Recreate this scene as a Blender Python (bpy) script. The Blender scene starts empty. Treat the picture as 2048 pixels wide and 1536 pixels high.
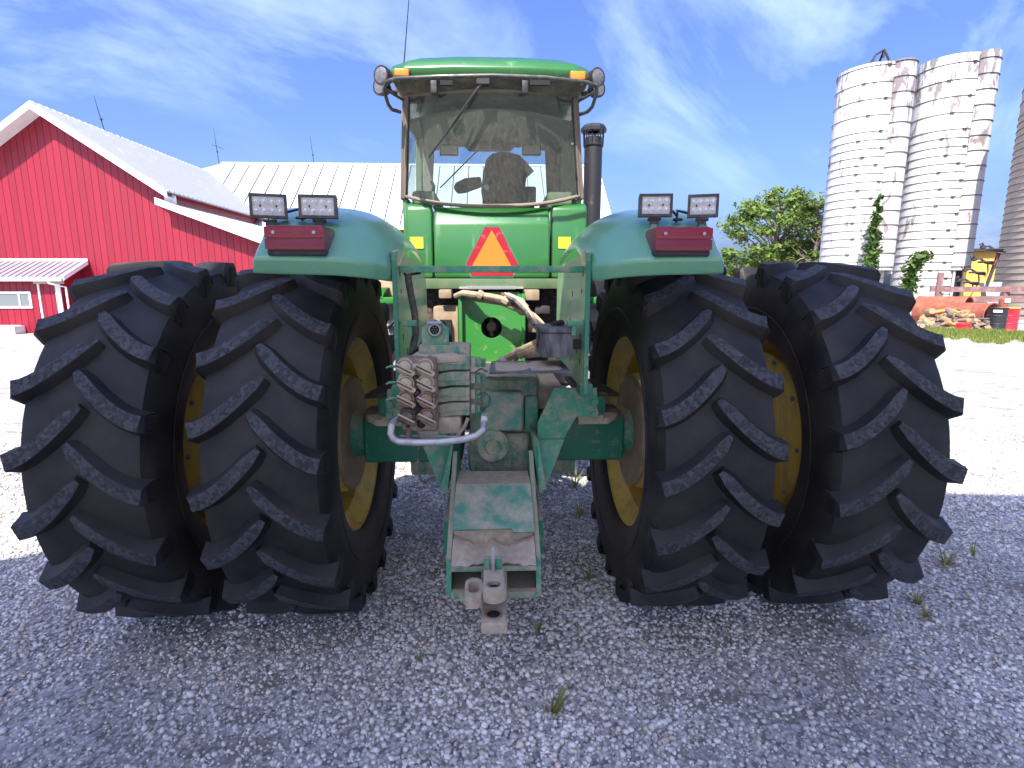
import bpy, bmesh, math, random
import numpy as np
from mathutils import Vector, Matrix

SC = bpy.context.scene
COL = SC.collection
R = math.radians
random.seed(7)
RNG = np.random.default_rng(7)

# ------------------------------------------------------------------ camera
FPX, PITCH, YAW, CAMH = 1093.0, 0.1805, 0.036, 1.763
cd = bpy.data.cameras.new('camera')
cd.sensor_width = 36.0
cd.lens = 36.0 * FPX / 2048.0
cd.clip_start, cd.clip_end = 0.05, 2000
cam = bpy.data.objects.new('camera', cd)
COL.objects.link(cam)
cam.location = (0, 0, CAMH)
cam.rotation_euler = (math.pi / 2 - PITCH, 0, -YAW)
SC.camera = cam

# ------------------------------------------------------------------ sky, sun, exposure
SUN = Vector((0.24, 0.60, -0.84)).normalized()      # direction the light travels
EL = math.asin(-SUN.z)
AZ = math.atan2(-SUN.x, -SUN.y)                      # compass angle of the sun, from +Y towards +X
world = bpy.data.worlds.new('World')
SC.world = world
world.use_nodes = True
wn, wl = world.node_tree.nodes, world.node_tree.links
wn.clear()
sky = wn.new('ShaderNodeTexSky')
sky.sky_type = 'NISHITA'
sky.sun_disc = False
sky.sun_elevation = EL
sky.sun_rotation = AZ
sky.altitude = 300
sky.air_density = 1.0
sky.dust_density = 5.0
sky.ozone_density = 3.0
tc = wn.new('ShaderNodeTexCoord')
sep = wn.new('ShaderNodeSeparateXYZ')
wl.new(tc.outputs['Generated'], sep.inputs[0])
zc = wn.new('ShaderNodeMath'); zc.operation = 'MAXIMUM'; zc.inputs[1].default_value = 0.06
wl.new(sep.outputs[2], zc.inputs[0])
zd = wn.new('ShaderNodeMath'); zd.operation = 'ADD'; zd.inputs[1].default_value = 0.30
wl.new(zc.outputs[0], zd.inputs[0])
dx = wn.new('ShaderNodeMath'); dx.operation = 'DIVIDE'
dy = wn.new('ShaderNodeMath'); dy.operation = 'DIVIDE'
wl.new(sep.outputs[0], dx.inputs[0]); wl.new(zd.outputs[0], dx.inputs[1])
wl.new(sep.outputs[1], dy.inputs[0]); wl.new(zd.outputs[0], dy.inputs[1])
cmb = wn.new('ShaderNodeCombineXYZ')
wl.new(dx.outputs[0], cmb.inputs[0]); wl.new(dy.outputs[0], cmb.inputs[1])
mp0 = wn.new('ShaderNodeMapping'); mp0.inputs['Rotation'].default_value = (0, 0, R(-46)); mp0.inputs['Location'].default_value = (0.36, -0.37, 0)
wl.new(cmb.outputs[0], mp0.inputs[0])
mp = wn.new('ShaderNodeMapping')
mp.inputs['Scale'].default_value = (0.78, 1.55, 1)
mp.inputs['Location'].default_value = (0.35, 0.9, 0)
wl.new(mp0.outputs[0], mp.inputs[0])
cn = wn.new('ShaderNodeTexNoise')
cn.inputs['Scale'].default_value = 1.5
cn.inputs['Detail'].default_value = 10
cn.inputs['Roughness'].default_value = 0.6
cn.inputs['Distortion'].default_value = 0.45
wl.new(mp.outputs[0], cn.inputs['Vector'])
cr = wn.new('ShaderNodeValToRGB')
cr.color_ramp.elements[0].position = 0.46; cr.color_ramp.elements[0].color = (0, 0, 0, 1)
cr.color_ramp.elements[1].position = 0.84; cr.color_ramp.elements[1].color = (0.72, 0.72, 0.72, 1)
wl.new(cn.outputs['Fac'], cr.inputs[0])
cb = wn.new('ShaderNodeTexNoise'); cb.inputs['Scale'].default_value = 0.9; cb.inputs['Detail'].default_value = 2
wl.new(mp0.outputs[0], cb.inputs['Vector'])
cbr = wn.new('ShaderNodeValToRGB')
cbr.color_ramp.elements[0].position = 0.40; cbr.color_ramp.elements[0].color = (.12, .12, .12, 1)
cbr.color_ramp.elements[1].position = 0.62; cbr.color_ramp.elements[1].color = (1, 1, 1, 1)
wl.new(cb.outputs['Fac'], cbr.inputs[0])
cmul = wn.new('ShaderNodeMixRGB'); cmul.blend_type = 'MULTIPLY'; cmul.inputs[0].default_value = 1
wl.new(cr.outputs[0], cmul.inputs[1]); wl.new(cbr.outputs[0], cmul.inputs[2])
cmix = wn.new('ShaderNodeMixRGB')
cmix.inputs[2].default_value = (8.5, 9.0, 10.0, 1)
wl.new(cmul.outputs[0], cmix.inputs[0]); wl.new(sky.outputs[0], cmix.inputs[1])
bg = wn.new('ShaderNodeBackground')
bg.inputs['Strength'].default_value = 0.058
wo = wn.new('ShaderNodeOutputWorld')
tint = wn.new('ShaderNodeMixRGB'); tint.blend_type = 'MULTIPLY'; tint.inputs[0].default_value = 1
tint.inputs[2].default_value = (.635, .74, 1.14, 1)
wl.new(cmix.outputs[0], tint.inputs[1]); wl.new(tint.outputs[0], bg.inputs[0]); wl.new(bg.outputs[0], wo.inputs[0])

sl = bpy.data.lights.new('sun', 'SUN')
sl.energy = 2.2
sl.angle = R(0.53)
sl.color = (1.0, 0.95, 0.87)
so = bpy.data.objects.new('sun', sl)
COL.objects.link(so)
so.rotation_euler = SUN.to_track_quat('-Z', 'Y').to_euler()
so.location = (-6, -14, 20)

SC.view_settings.view_transform = 'Standard'
SC.view_settings.look = 'None'
SC.view_settings.gamma = 1
SC.view_settings.use_curve_mapping = False
SC.view_settings.exposure = 2.28
SC.cycles.max_bounces = 8
SC.cycles.diffuse_bounces = 5
SC.cycles.transparent_max_bounces = 16

# ------------------------------------------------------------------ measuring: photo point at a known distance -> metres
_c, _s = math.cos(YAW), math.sin(YAW)
_r = np.array([_c, -_s, 0.0]); _f0 = np.array([_s, _c, 0.0]); _k = np.array([0, 0, 1.0])
_fw = _f0 * math.cos(PITCH) - _k * math.sin(PITCH)
_up = _f0 * math.sin(PITCH) + _k * math.cos(PITCH)
def at(px, py, Y):
    v = _fw + (px - 1024) / FPX * _r - (py - 768) / FPX * _up
    v = v * (Y / v[1])
    return (float(v[0]), float(Y), float(v[2] + CAMH))
def polar(px, py, dist):
    v = _fw + (px - 1024) / FPX * _r - (py - 768) / FPX * _up
    v = v * (dist / math.hypot(v[0], v[1]))
    return (float(v[0]), float(v[1]), float(v[2] + CAMH))

# ------------------------------------------------------------------ materials
MATS = {}
def newmat(name):
    m = bpy.data.materials.new(name); m.use_nodes = True
    nt = m.node_tree; b = nt.nodes['Principled BSDF']
    MATS[name] = m
    return m, nt.nodes, nt.links, b
def mix(n, l, fac, a, b, mode='MIX'):
    x = n.new('ShaderNodeMixRGB'); x.blend_type = mode
    for i, v in ((0, fac), (1, a), (2, b)):
        if isinstance(v, (int, float)): x.inputs[i].default_value = v
        elif isinstance(v, tuple): x.inputs[i].default_value = (*v[:3], 1)
        else: l.new(v, x.inputs[i])
    return x.outputs[0]
def noise(n, l, scale, detail=4, rough=.6, vec=None, dist=0):
    t = n.new('ShaderNodeTexNoise')
    t.inputs['Scale'].default_value = scale; t.inputs['Detail'].default_value = detail
    t.inputs['Roughness'].default_value = rough; t.inputs['Distortion'].default_value = dist
    if vec is not None: l.new(vec, t.inputs['Vector'])
    return t.outputs['Fac']
def ramp(n, l, fac, stops):
    r = n.new('ShaderNodeValToRGB'); l.new(fac, r.inputs[0])
    e = r.color_ramp.elements
    while len(e) < len(stops): e.new(0.5)
    for q, (p, c) in zip(e, stops):
        q.position = p; q.color = (c, c, c, 1) if isinstance(c, (int, float)) else (*c, 1)
    return r.outputs[0]
def coord(n, l, scale=(1, 1, 1), kind='Object', rot=(0, 0, 0)):
    t = n.new('ShaderNodeTexCoord'); m = n.new('ShaderNodeMapping')
    m.inputs['Scale'].default_value = scale; m.inputs['Rotation'].default_value = rot
    l.new(t.outputs[kind], m.inputs[0]); return m.outputs[0]
def wcoord(n, l, scale=(1, 1, 1)):
    g = n.new('ShaderNodeNewGeometry'); m = n.new('ShaderNodeMapping')
    m.inputs['Scale'].default_value = scale
    l.new(g.outputs['Position'], m.inputs[0]); return m.outputs[0]
def bump(n, l, b, h, strength=.3, dist=.01):
    x = n.new('ShaderNodeBump'); x.inputs['Strength'].default_value = strength; x.inputs['Distance'].default_value = dist
    l.new(h, x.inputs['Height']); l.new(x.outputs[0], b.inputs['Normal'])
DUST = (0.40, 0.32, 0.225)
def paint(name, col, rough=.45, dust=0.0, dustcol=DUST, scale=9, up=0.0, coat=0.0, bumpy=0.0, metal=0.0, streak=1.0, vary=.12):
    """painted / cast surface: slight colour drift, dust in patches, settled dust on level faces"""
    m, n, l, b = newmat(name)
    v = wcoord(n, l, (1, 1, streak))
    c = mix(n, l, noise(n, l, 5, 3, .6, v), tuple(x * (1 - vary) for x in col), tuple(min(1, x * (1 + vary)) for x in col))
    rr = None
    if dust > 0 or up > 0:
        big = noise(n, l, scale, 8, .68, v)
        d = ramp(n, l, big, [(max(0, .62 - .45 * dust), 0.0), (min(1, .70 - .2 * dust), min(1, .35 + dust))])
        if up > 0:
            g = n.new('ShaderNodeNewGeometry'); s = n.new('ShaderNodeSeparateXYZ'); l.new(g.outputs['Normal'], s.inputs[0])
            ur = ramp(n, l, s.outputs[2], [(.35, 0.0), (.9, up)])
            un = mix(n, l, 1.0, ur, ramp(n, l, noise(n, l, scale * 2.2, 6, .7, v), [(.25, .45), (.55, 1.0)]), 'MULTIPLY')
            d = mix(n, l, 1.0, d, un, 'LIGHTEN')
        dc = mix(n, l, noise(n, l, scale * 6, 4, .7, v), tuple(x * .72 for x in dustcol), tuple(x * 1.25 for x in dustcol))
        c = mix(n, l, d, c, dc)
        rr = mix(n, l, d, (rough,) * 3, (.92,) * 3)
    l.new(c, b.inputs['Base Color'])
    if rr is not None: l.new(rr, b.inputs['Roughness'])
    else: b.inputs['Roughness'].default_value = rough
    b.inputs['Metallic'].default_value = metal
    if coat: b.inputs['Coat Weight'].default_value = coat; b.inputs['Coat Roughness'].default_value = .15
    if bumpy: bump(n, l, b, noise(n, l, scale * 5, 7, .7, v), .5, bumpy)
    return m

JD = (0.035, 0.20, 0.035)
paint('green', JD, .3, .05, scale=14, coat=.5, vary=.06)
paint('green_cab', (0.024, 0.135, 0.026), .3, .07, (.20, .28, .16), 7, coat=.5, streak=.12)  # same paint as the fender, darkened to offset the sun on it
paint('green_fender', (0.15, 0.375, 0.205), .33, .06, (.34, .46, .36), 60, coat=.7, vary=.08)  # same paint as the cab, lightened and blued: sky light put into the colour
paint('green_pale', (0.22, 0.42, 0.22), .4, .34, (.42, .48, .33), 6, streak=.25, coat=.3)  # dusty green, paled further to paint sunlight onto the support plates
paint('green_sill', (0.07, 0.125, 0.055), .6, .3, (.14, .15, .09), 8)
paint('green_dirty', (0.04, 0.24, 0.13), .5, .34, scale=16, up=.95, bumpy=.002)
paint('green_axle', (0.02, 0.18, 0.095), .42, .12, scale=22, up=.95)
paint('green_cover', (0.07, 0.25, 0.16), .6, .5, (.44, .36, .27), scale=9, bumpy=.002)
paint('green_vdirty', (0.04, 0.21, 0.12), .6, .55, scale=24, up=1.0, bumpy=.004, streak=.6)
paint('dirt', (0.42, 0.335, 0.235), .95, .4, (.54, .45, .335), 30, bumpy=.006, vary=.3)
paint('dirt_mid', (0.20, 0.14, 0.09), .95, .4, (.34, .25, .17), 40, bumpy=.006, vary=.3)
paint('dirt_oily', (0.09, 0.06, 0.04), .6, .35, (.24, .16, .10), 30, bumpy=.005)
paint('dirt_dark', (0.05, 0.038, 0.03), .9, .35, (.17, .12, .09), 34, bumpy=.005)
paint('cast_brown', (0.26, 0.18, 0.11), .7, .4, (.36, .27, .19), 14, bumpy=.002)
paint('yellow', (0.68, 0.47, 0.09), .40, .30, (.36, .26, .13), 10, streak=.5, coat=.2)
paint('yellow_bright', (0.80, 0.66, 0.03), .4)
paint('galv', (0.46, 0.46, 0.45), .38, .25, (.38, .30, .22), 25, metal=.5)
paint('steel', (0.30, 0.29, 0.28), .45, .3, scale=18, metal=.7)
paint('black', (0.018, 0.018, 0.02), .5, .08, (.16, .13, .11), 14)
paint('black_matt', (0.012, 0.012, 0.013), .85)
paint('black_dusty', (0.045, 0.045, 0.05), .6, .42, (.20, .19, .185), 26, up=.6, streak=.22)
paint('hose', (0.06, 0.05, 0.045), .7, .35, (.24, .18, .13), 30)
paint('hose_dusty', (0.34, 0.25, 0.16), .95, .4, (.46, .36, .25), 20, bumpy=.005, vary=.3)
paint('bezel', (0.055, 0.048, 0.046), .6, .3, (.18, .14, .12), 26)
paint('lever_pale', (0.44, 0.36, 0.27), .8, .3, (.42, .32, .22), 30)
paint('cabtrim', (0.19, 0.145, 0.11), .7, .3, (.25, .195, .15), 12)
paint('cabdark', (0.075, 0.065, 0.055), .75, .35, (.22, .17, .13), 12)
paint('liner', (0.30, 0.27, 0.21), .9, .2, (.38, .34, .27), 60, bumpy=.002)
paint('interior', (0.30, 0.30, 0.21), .8)
paint('seat', (0.035, 0.035, 0.036), .9, .3, (.14, .12, .10), 30)
paint('tank_grey', (0.38, 0.34, 0.33), .6, .4, (.47, .40, .35), 8)
paint('rail', (0.05, 0.048, 0.05), .4, .25, (.22, .18, .15), 20)
def boardmat(name, col, rough=.5):
    m, n, l, b = newmat(name)
    oi = n.new('ShaderNodeObjectInfo'); v = wcoord(n, l, (1, 1, .12))
    c = mix(n, l, oi.outputs['Random'], tuple(x * .86 for x in col), tuple(x * 1.10 for x in col))
    c = mix(n, l, ramp(n, l, noise(n, l, 2.2, 6, .65, v), [(.40, 0.0), (.75, .35)]), c, (col[0] * 1.05, col[1] * 3.5, col[2] * 2.2))
    c = mix(n, l, ramp(n, l, noise(n, l, 14, 5, .7, v), [(.62, 0.0), (.72, .35)]), c, tuple(x * .6 for x in col))
    l.new(c, b.inputs['Base Color']); b.inputs['Roughness'].default_value = rough
boardmat('barn_red', (0.25, 0.005, 0.018))
paint('roof_ribbed', (0.30, 0.31, 0.34), .4, .1, (.46, .46, .47), 2, metal=.15)  # white sheets greyed: the slope's weak sun is put into the colour
paint('barn_red_dark', (0.16, 0.012, 0.018), .6)
paint('barn_white', (0.80, 0.80, 0.79), .5, .05, (.6, .57, .53), 3)
paint('roof_white', (0.52, 0.52, 0.52), .55, .13, (.36, .16, .13), 2.2, streak=.6)
paint('roof_joint', (0.16, 0.10, 0.09), .8, .3, (.3, .2, .18), 3)
paint('roof_grey', (0.27, 0.235, 0.26), .45, .1, (.3, .26, .27), 3, metal=.1)
paint('roof_old', (0.70, 0.69, 0.66), .7, .36, (.36, .32, .29), 3.5)
paint('shed_wall', (0.74, 0.74, 0.72), .7)
paint('rust', (0.25, 0.065, 0.035), .85, .35, (.36, .15, .08), 3, bumpy=.01, vary=.3)
paint('rail_red', (0.20, 0.10, 0.09), .8, .35, (.32, .22, .18), 4)
paint('iron_dark', (0.035, 0.028, 0.028), .7, .2, (.12, .08, .06), 9)
paint('shed_yellow', (0.80, 0.50, 0.10), .6, .25, (.84, .62, .25), 1.2, streak=.15)
paint('drum_red', (0.60, 0.02, 0.035), .4)
paint('bark', (0.13, 0.10, 0.075), .9, .3, (.22, .18, .14), 8, bumpy=.02)
paint('deadwood', (0.30, 0.21, 0.17), .9, .3, (.4, .33, .28), 6)
paint('dry_grass', (0.34, 0.25, 0.12), .9, vary=.4)
paint('grey_blue', (0.30, 0.36, 0.42), .6)
paint('wood_trim', (0.55, 0.46, 0.33), .7)

def rubber(name, base, dustc, amt, scale, speck=False):
    m, n, l, b = newmat(name)
    v = wcoord(n, l)
    c = mix(n, l, ramp(n, l, noise(n, l, scale, 7, .65, v), [(.38, 0.0), (.75, amt)]), base, dustc)
    if speck:
        vo = n.new('ShaderNodeTexVoronoi'); vo.inputs['Scale'].default_value = 70
        dn = n.new('ShaderNodeMixRGB'); dn.inputs[0].default_value = .02
        l.new(v, dn.inputs[1])
        nz = n.new('ShaderNodeTexNoise'); nz.inputs['Scale'].default_value = 60; l.new(v, nz.inputs['Vector']); l.new(nz.outputs['Color'], dn.inputs[2])
        l.new(dn.outputs[0], vo.inputs['Vector'])
        c = mix(n, l, ramp(n, l, vo.outputs['Color'], [(.25, 0.0), (.95, .8)]), c, (.085, .087, .095))
        c = mix(n, l, ramp(n, l, noise(n, l, 130, 3, .6, v), [(.64, 0.0), (.76, .45)]), c, (.24, .24, .25))
        bump(n, l, b, noise(n, l, 70, 5, .7, v), .8, .006)
    else:
        bump(n, l, b, noise(n, l, 45, 6, .65, v), .35, .003)
    l.new(c, b.inputs['Base Color']); b.inputs['Roughness'].default_value = .62 if not speck else .75
    b.inputs['Specular IOR Level'].default_value = .4
    return m
rubber('rubber', (.0075, .0073, .0078), (.050, .043, .036), .8, 2.6)
rubber('rubber_top', (.02, .02, .024), (.05, .047, .045), .6, 9, True)
rubber('rubber_side', (.009, .0085, .0085), (.060, .051, .039), .9, 3)

def emis(name, col, strength, base=(0.5, .2, .02)):
    m, n, l, b = newmat(name)
    b.inputs['Base Color'].default_value = (*base, 1); b.inputs['Roughness'].default_value = .25
    b.inputs['Emission Color'].default_value = (*col, 1); b.inputs['Emission Strength'].default_value = strength
emis('amber', (1, .25, .02), 0.0, (.85, .22, .02))
paint('lens_red', (0.26, 0.003, 0.022), .25, .03, (.3, .06, .09), 30, coat=.2)
paint('lens_red_low', (0.19, 0.003, 0.020), .3, .05, (.26, .06, .08), 45, coat=.2)
paint('smv_red', (0.33, 0.006, 0.016), .4, .08, (.5, .2, .2), 20)
paint('smv_orange', (0.60, 0.17, 0.008), .6, vary=.04)
paint('led_face', (0.66, 0.63, 0.58), .4, .2, (.55, .49, .43), 40)
paint('round_lens', (.12, .12, .13), .25, .3, (.25, .22, .2), 60)
paint('led_lens', (0.80, 0.79, 0.75), .2, .1, (.6, .55, .5), 40, coat=.3)

def glass(name, tint, dust=.1):
    m, n, l, b = newmat(name)
    n.remove(b)
    out = n['Material Output']
    tr = n.new('ShaderNodeBsdfTransparent'); tr.inputs[0].default_value = (*tint, 1)
    gl = n.new('ShaderNodeBsdfGlossy'); gl.inputs['Roughness'].default_value = .03
    fr = n.new('ShaderNodeFresnel'); fr.inputs[0].default_value = 1.45
    mx = n.new('ShaderNodeMixShader'); l.new(fr.outputs[0], mx.inputs[0]); l.new(tr.outputs[0], mx.inputs[1]); l.new(gl.outputs[0], mx.inputs[2])
    df = n.new('ShaderNodeBsdfDiffuse'); df.inputs[0].default_value = (.55, .52, .45, 1)
    v = wcoord(n, l, (1, 1, .45))
    f = ramp(n, l, noise(n, l, 55, 6, .75, v, .6), [(.35, dust * .5), (.72, dust * 2.4)])
    m2 = n.new('ShaderNodeMixShader'); l.new(f, m2.inputs[0]); l.new(mx.outputs[0], m2.inputs[1]); l.new(df.outputs[0], m2.inputs[2])
    l.new(m2.outputs[0], out.inputs[0])
glass('glass_cab', (.56, .66, .63), .06)
glass('glass_front', (.74, .88, .92), .03)
def window_mat():
    m, n, l, b = newmat('window_pane')
    b.inputs['Base Color'].default_value = (.16, .18, .18, 1); b.inputs['Roughness'].default_value = .06
window_mat()

def leafmat(name, a, c, trans=.35):
    m, n, l, b = newmat(name)
    g = n.new('ShaderNodeNewGeometry')
    col = mix(n, l, g.outputs['Random Per Island'], a, c)
    l.new(col, b.inputs['Base Color']); b.inputs['Roughness'].default_value = .55
    b.inputs['Specular IOR Level'].default_value = .25
    t = n.new('ShaderNodeBsdfTranslucent'); l.new(col, t.inputs[0])
    mx = n.new('ShaderNodeMixShader'); mx.inputs[0].default_value = trans
    l.new(b.outputs[0], mx.inputs[1]); l.new(t.outputs[0], mx.inputs[2])
    l.new(mx.outputs[0], n['Material Output'].inputs[0])
leafmat('leaf', (.10, .17, .03), (.19, .26, .06))
leafmat('leaf_dark', (.06, .10, .02), (.14, .18, .05))
leafmat('leaf_vine', (.04, .09, .015), (.10, .16, .035))
leafmat('grass', (.11, .17, .025), (.30, .33, .08))

def gravelmat():
    m, n, l, b = newmat('gravel')                     # the sheet: packed fines and small chips, colour toned down against full sun
    v = wcoord(n, l)
    vo = n.new('ShaderNodeTexVoronoi'); vo.inputs['Scale'].default_value = 62; l.new(v, vo.inputs['Vector'])
    sp = n.new('ShaderNodeSeparateColor'); l.new(vo.outputs['Color'], sp.inputs[0])
    chip = ramp(n, l, sp.outputs[0], [(0, (.36, .34, .31)), (.5, (.53, .505, .465)), (1, (.72, .69, .645))])
    edge = ramp(n, l, vo.outputs['Distance'], [(.0, 1.0), (.55, .75), (.9, .35)])
    c = mix(n, l, 1.0, chip, edge, 'MULTIPLY')
    patch = ramp(n, l, noise(n, l, .8, 5, .62, v), [(.35, .78), (.62, 1.12)])
    c = mix(n, l, 1.0, c, patch, 'MULTIPLY')
    c = mix(n, l, ramp(n, l, noise(n, l, .35, 5, .6, v), [(.56, 0), (.70, .35)]), c, (.30, .24, .16))
    c = mix(n, l, ramp(n, l, sp.outputs[1], [(.10, .85), (.16, 0.0)]), c, (.12, .11, .10))
    vb = n.new('ShaderNodeTexVoronoi'); vb.inputs['Scale'].default_value = 11; l.new(wcoord(n, l, (.45, 1, 1)), vb.inputs['Vector'])
    sb = n.new('ShaderNodeSeparateColor'); l.new(vb.outputs['Color'], sb.inputs[0])
    clod = mix(n, l, 1.0, ramp(n, l, sb.outputs[0], [(.68, 0.0), (.74, .8)]), ramp(n, l, noise(n, l, 1.1, 5, .7, v), [(.46, 0.0), (.58, 1.0)]), 'MULTIPLY')
    c = mix(n, l, clod, c, (.17, .145, .12))
    l.new(c, b.inputs['Base Color']); b.inputs['Roughness'].default_value = .9
    bump(n, l, b, vo.outputs['Distance'], -1.0, .012)
    m, n, l, b = newmat('stone')  # same limestone, colour raised to paint light into the shaded foreground
    g = n.new('ShaderNodeNewGeometry')
    c = ramp(n, l, g.outputs['Random Per Island'], [(0, (.40, .375, .34)), (.2, (.60, .565, .51)), (.6, (.76, .715, .64)), (.92, (.88, .84, .77)), (.95, (.64, .51, .36)), (1, (.74, .62, .46))])
    v = wcoord(n, l)
    c = mix(n, l, 1.0, c, ramp(n, l, noise(n, l, .8, 5, .62, v), [(.35, .78), (.62, 1.12)]), 'MULTIPLY')
    c = mix(n, l, 1.0, c, ramp(n, l, noise(n, l, 160, 3, .6, v), [(.3, .8), (.7, 1.12)]), 'MULTIPLY')
    l.new(c, b.inputs['Base Color']); b.inputs['Roughness'].default_value = .8
gravelmat()

def silomat(name, white, dark, amt):
    m, n, l, b = newmat(name)
    v = wcoord(n, l, (1, 1, .35))
    g = n.new('ShaderNodeNewGeometry'); s = n.new('ShaderNodeSeparateXYZ'); l.new(g.outputs['Position'], s.inputs[0])
    hi = ramp(n, l, s.outputs[2], [(0, 0), (1, 1)])
    mr = n.new('ShaderNodeMapRange'); mr.inputs[1].default_value = 9; mr.inputs[2].default_value = 15; mr.inputs[3].default_value = 0; mr.inputs[4].default_value = amt
    l.new(s.outputs[2], mr.inputs[0])
    nz = n.new('ShaderNodeMath'); nz.operation = 'ADD'
    l.new(noise(n, l, 1.5, 9, .72, v, .5), nz.inputs[0]); l.new(mr.outputs[0], nz.inputs[1])
    f = ramp(n, l, nz.outputs[0], [(.57, 0), (.63, .9)])
    c = mix(n, l, noise(n, l, 6, 5, .7, v), tuple(x * .75 for x in dark), tuple(x * 1.3 for x in dark))
    c = mix(n, l, f, white, c)
    l.new(c, b.inputs['Base Color']); b.inputs['Roughness'].default_value = .85
    bump(n, l, b, noise(n, l, 4, 6, .7, v), .3, .03)
silomat('silo_white', (.64, .63, .62), (.20, .16, .145), .09)
silomat('silo_chute', (.52, .50, .49), (.17, .135, .125), .14)
def brownsilo():
    m, n, l, b = newmat('silo_brown')
    v = wcoord(n, l)
    c = mix(n, l, noise(n, l, 3, 6, .7, v), (.30, .245, .19), (.46, .39, .32))
    l.new(c, b.inputs['Base Color']); b.inputs['Roughness'].default_value = .9
    bump(n, l, b, noise(n, l, 12, 5, .7, v), .5, .03)
brownsilo()

# ------------------------------------------------------------------ mesh building
def V3(*a): return np.array(a, float)
class MB:
    def __init__(s): s.v = []; s.f = []; s.m = []; s.cur = 0
    def mat(s, i): s.cur = i; return s
    def add(s, verts, faces):
        o = len(s.v); s.v += [tuple(map(float, p)) for p in verts]
        for f in faces: s.f.append(tuple(i + o for i in f)); s.m.append(s.cur)
        return s
    def hexa(s, p):   # 8 points: bottom ring 0-3, top ring 4-7
        return s.add(p, [(3, 2, 1, 0), (4, 5, 6, 7), (0, 1, 5, 4), (1, 2, 6, 5), (2, 3, 7, 6), (3, 0, 4, 7)])
    def box(s, x0, x1, y0, y1, z0, z1):
        x0, x1 = sorted((x0, x1)); y0, y1 = sorted((y0, y1)); z0, z1 = sorted((z0, z1))
        return s.hexa([(x0, y0, z0), (x1, y0, z0), (x1, y1, z0), (x0, y1, z0), (x0, y0, z1), (x1, y0, z1), (x1, y1, z1), (x0, y1, z1)])
    def prism(s, poly, off):
        off = V3(*off); a = [V3(*p) for p in poly]; b = [p + off for p in a]; n = len(a)
        nrm = sum((np.cross(a[i], a[(i + 1) % n]) for i in range(n)), np.zeros(3))
        if nrm @ off > 0: a, b = b, a     # a faces away from b
        return s.add(a + b, [tuple(range(n)), tuple(range(2 * n - 1, n - 1, -1))] + [(i, i + n, (i + 1) % n + n, (i + 1) % n) for i in range(n)])
    def tube(s, pts, r, n=10, caps=True):
        P = [V3(*p) for p in pts]; rr = r if isinstance(r, (list, tuple)) else [r] * len(P)
        T = [P[min(i + 1, len(P) - 1)] - P[max(i - 1, 0)] for i in range(len(P))]
        T = [t / (np.linalg.norm(t) + 1e-9) for t in T]
        a = V3(0, 0, 1) if abs(T[0][2]) < .9 else V3(1, 0, 0)
        u = np.cross(T[0], a); u /= np.linalg.norm(u)
        vs = []
        for i, p in enumerate(P):
            u = u - T[i] * (u @ T[i]); u /= np.linalg.norm(u); w = np.cross(T[i], u)
            vs += [p + rr[i] * (math.cos(q) * u + math.sin(q) * w) for q in (2 * math.pi * k / n for k in range(n))]
        fs = [(i * n + k, i * n + (k + 1) % n, (i + 1) * n + (k + 1) % n, (i + 1) * n + k) for i in range(len(P) - 1) for k in range(n)]
        if caps: fs += [tuple(range(n - 1, -1, -1)), tuple(range((len(P) - 1) * n, len(P) * n))]
        return s.add(vs, fs)
    def cyl(s, p0, p1, r0, r1=None, n=24): return s.tube([p0, p1], [r0, r0 if r1 is None else r1], n)
    def lathe(s, prof, o, axis='X', n=48, close=False, sgn=1):
        vs = []
        for k in range(n):
            q = 2 * math.pi * k / n; c, d = math.cos(q), math.sin(q)
            for (a, r) in prof:
                a *= sgn
                vs.append({'X': (o[0] + a, o[1] + r * c, o[2] + r * d), 'Y': (o[0] + r * c, o[1] + a, o[2] + r * d), 'Z': (o[0] + r * c, o[1] + r * d, o[2] + a)}[axis])
        m = len(prof)
        fs = [(k * m + i, ((k + 1) % n) * m + i, ((k + 1) % n) * m + i + 1, k * m + i + 1) for k in range(n) for i in range(m - 1)]
        if close: fs += [(k * m + m - 1, ((k + 1) % n) * m + m - 1, ((k + 1) % n) * m, k * m) for k in range(n)]
        return s.add(vs, fs)
    def grid(s, rows, closed=False):
        m = len(rows[0]); vs = [p for r in rows for p in r]
        fs = [(i * m + j, i * m + j + 1, (i + 1) * m + j + 1, (i + 1) * m + j) for i in range(len(rows) - 1) for j in range(m - 1)]
        if closed: fs += [(i * m + m - 1, i * m, (i + 1) * m, (i + 1) * m + m - 1) for i in range(len(rows) - 1)]
        return s.add(vs, fs)
    def mesh(s, name, mats, smooth=35, bevel=0, seg=2, solid=0, center=None, fixn=True):
        me = bpy.data.meshes.new(name)
        c = np.zeros(3)
        if center is None:
            a = np.array(s.v); c = (a.min(0) + a.max(0)) / 2
        else: c = np.array(center, float)
        me.from_pydata([tuple(np.array(p) - c) for p in s.v], [], s.f)
        for m in ([mats] if isinstance(mats, str) else mats): me.materials.append(MATS[m])
        me.polygons.foreach_set('material_index', s.m)
        if bevel or solid or fixn:
            bm = bmesh.new(); bm.from_mesh(me)
            bmesh.ops.recalc_face_normals(bm, faces=bm.faces)
            if solid:
                g = bm.faces[:]
                bmesh.ops.solidify(bm, geom=g, thickness=solid)
            if bevel:
                es = [e for e in bm.edges if e.is_manifold and e.calc_face_angle(0) > R(28)]
                bmesh.ops.bevel(bm, geom=es, offset=bevel, segments=seg, profile=.6, affect='EDGES', clamp_overlap=True)
            bm.to_mesh(me); bm.free()
        if smooth:
            me.polygons.foreach_set('use_smooth', [True] * len(me.polygons))
            me.set_sharp_from_angle(angle=R(smooth))
        return me, c
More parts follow.
